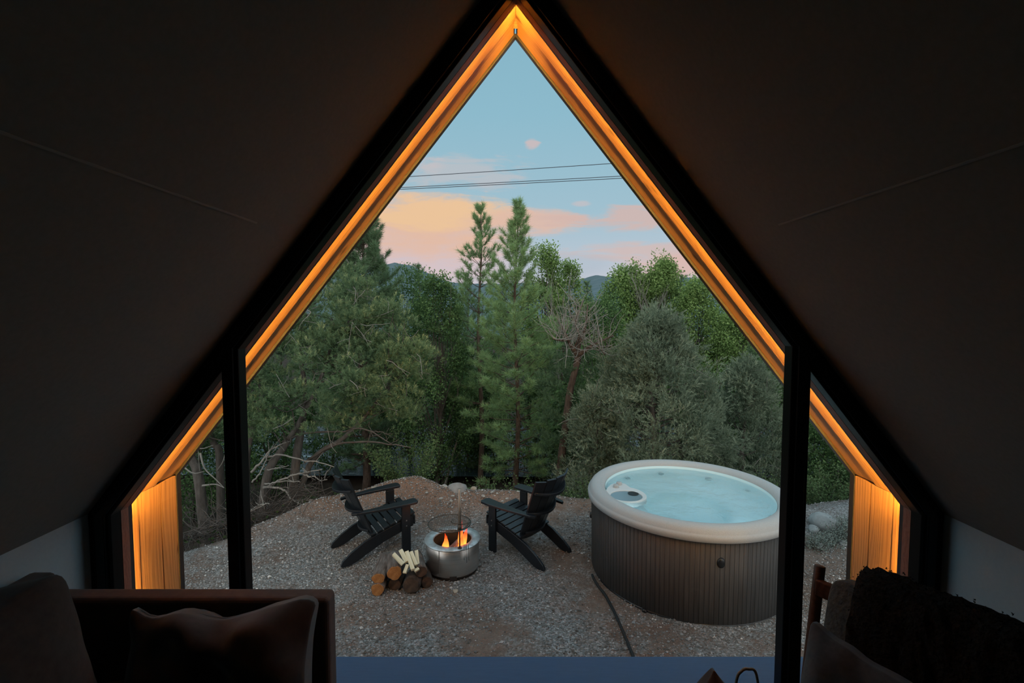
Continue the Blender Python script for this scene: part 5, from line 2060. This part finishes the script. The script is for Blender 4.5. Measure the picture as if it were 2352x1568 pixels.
def armchair():
    P0 = np.array([1.075, 1.64])
    t2 = nrm(np.array([0.568, -0.823]))
    n2 = np.array([-t2[1] * -1, 0])
    n2 = np.array([t2[1], -t2[0]])          # points from the back towards the seat
    if n2[1] > 0:
        n2 = -n2
    b = np.array([P0[0] + 0.3 * t2[0], P0[1] + 0.3 * t2[1], FL])
    o = thing('lounge_chair', 'low wooden lounge chair by the window with a dark woolly throw over its back', 'chair', b)
    Wd = 0.64

    def pt(s, f, z):
        return np.array([P0[0] + t2[0] * s + n2[0] * f, P0[1] + t2[1] * s + n2[1] * f, FL + z])
    wood = M['chair_wood']
    # leaning back posts
    for s in (0.0, Wd):
        MB().tube(spline([pt(s, 0.10, -0.06), pt(s, 0.08, 0.30), pt(s, 0.045, 0.55), pt(s, 0.0, 0.82)], 12), np.linspace(0.022, 0.018, 12), 10).build('rear_leg', wood, o, b, smooth=True)
        MB().tube([pt(s, 0.64, -0.06), pt(s, 0.63, 0.31)], [0.018, 0.02], 10).build('front_leg', wood, o, b, smooth=True)
        MB().bar(pt(s, 0.17, 0.28), pt(s, 0.63, 0.30), 0.022, 0.04).build('side_rail', wood, o, b, bevel=0.004)
    for f, z in ((0.022, 0.755), (0.13, 0.42)):
        MB().bar(pt(0, f, z), pt(Wd, f, z), 0.024, 0.055).build('back_rail', wood, o, b, bevel=0.004)
    MB().bar(pt(0, 0.63, 0.30), pt(Wd, 0.63, 0.30), 0.024, 0.05).build('front_rail', wood, o, b, bevel=0.004)
    hd = math.degrees(math.atan2(t2[1], t2[0]))
    c = pt(Wd / 2 + 0.045, 0.13, 0.595) - b
    place_soft('back_cushion', (0.58, 0.17, 0.52), M['chair_cushion'], T_(*c) @ R_('Z', hd) @ R_('X', -15), o)
    c = pt(Wd / 2, 0.42, 0.33) - b
    place_soft('seat_cushion', (0.60, 0.58, 0.15), M['chair_cushion'], T_(*c) @ R_('Z', hd), o)
    return pt, hd


pt, hd = armchair()


def throw(pt):
    """woolly throw hanging over the chair back, front and rear"""
    r = np.random.default_rng(9)
    th = 0.022
    path = [(-0.035, 0.42), (-0.05, 0.60), (-0.045, 0.76), (-0.02, 0.86), (0.045, 0.882), (0.12, 0.865), (0.205, 0.74), (0.27, 0.57), (0.31, 0.43), (0.33, 0.40)]
    pf = spline([(f, z, 0) for f, z in path], 30)[:, :2]
    tang = nrm(np.gradient(pf, axis=0))
    nor = np.stack([-tang[:, 1], tang[:, 0]], -1)
    S = np.linspace(0.13, 0.80, 44)
    outer, inner = [], []
    for i, s in enumerate(S):
        rowo, rowi = [], []
        for j in range(len(pf)):
            w = 0.010 * vnoise(np.array([s * 5 + 3]), np.array([j * 0.12]), 2.0, 50)[0] + 0.004 * r.normal()
            skew = 0.10 * (j / len(pf) - 0.35)
            po = pf[j] + nor[j] * (th / 2 + w)
            pi_ = pf[j] - nor[j] * (th / 2 - w)
            sag = 0.015 * math.sin(min(1, (s - 0.13) / 0.07) * math.pi / 2) - 0.015
            rowo.append(pt(s + skew, po[0], po[1] + sag))
            rowi.append(pt(s + skew, pi_[0], pi_[1] + sag))
        outer.append(rowo)
        inner.append(rowi)
    mb = MB()
    secs = [ro + ri[::-1] for ro, ri in zip(outer, inner)]
    mb.loft(secs)
    o = mb.build('throw_blanket', M['throw'], smooth=True)
    tag(o, 'dark woolly throw draped over the back of the wooden lounge chair', 'blanket')
    # its curly pile
    pts = np.array([p_ for ro in outer for p_ in ro] + [p_ for ri in inner for p_ in ri])
    k = r.choice(len(pts), len(pts))
    dv = rand_unit(r, len(k))
    V, tt = needles(pts[k] + r.normal(0, 0.006, (len(k), 3)), dv, 7, 0.007, 0.003, 0.2, 1.5, 0.0, r)
    pl = link('wool_pile', np_mesh('wool_pile', V, 3, {'tint': tt}), M['throw'], o)
    pl['kind'] = 'stuff'


throw(pt)
c = at(1842, 1440, 1.42) + np.array([0.205 * 0.568 - 0.02, -0.205 * 0.823 - 0.02, -0.205])
gp = place_soft('throw_pillow', (0.43, 0.15, 0.43), M['grey_pillow'], T_(*c) @ R_('Z', hd - 4) @ R_('X', -14) @ R_('Y', 3), pinch=0.22, wrinkle=0.04, seed=6)
tag(gp, 'grey square pillow propped up in the seat of the wooden lounge chair', 'pillow')


def basket():
    c = np.array([0.83, 1.86, FLOOR])
    o = thing('basket', 'woven basket with a looped rope handle on the floor beside the mullion', 'basket', c)
    MB().lathe([(0.0, 0.0), (0.12, 0.0), (0.145, 0.04), (0.150, 0.10), (0.145, 0.135), (0.135, 0.135), (0.138, 0.10), (0.130, 0.05), (0.0, 0.02)], 40).build('body', M['basket'], o, smooth=True)
    hp = at(1718, 1536, 1.86) - c
    MB().tube(spline([(hp[0] - 0.055, 0, 0.12), (hp[0] - 0.045, 0, hp[2] - 0.05), (hp[0] - 0.025, 0, hp[2] - 0.008), (hp[0] + 0.0, 0, hp[2]), (hp[0] + 0.035, 0, hp[2] - 0.025), (hp[0] + 0.06, 0, 0.12)], 26), 0.0055, 8).build('handle', M['rope'], o, smooth=True)
    k = at(1643, 1547, 1.84)
    cu = place_soft('cushion', (0.24, 0.12, 0.24), M['brown'], T_(k[0], k[1], k[2] - 0.150) @ R_('Y', 43) @ R_('X', -4), pinch=0.3)
    tag(cu, 'brown cushion with its corner sticking up out of the basket', 'cushion')


basket()
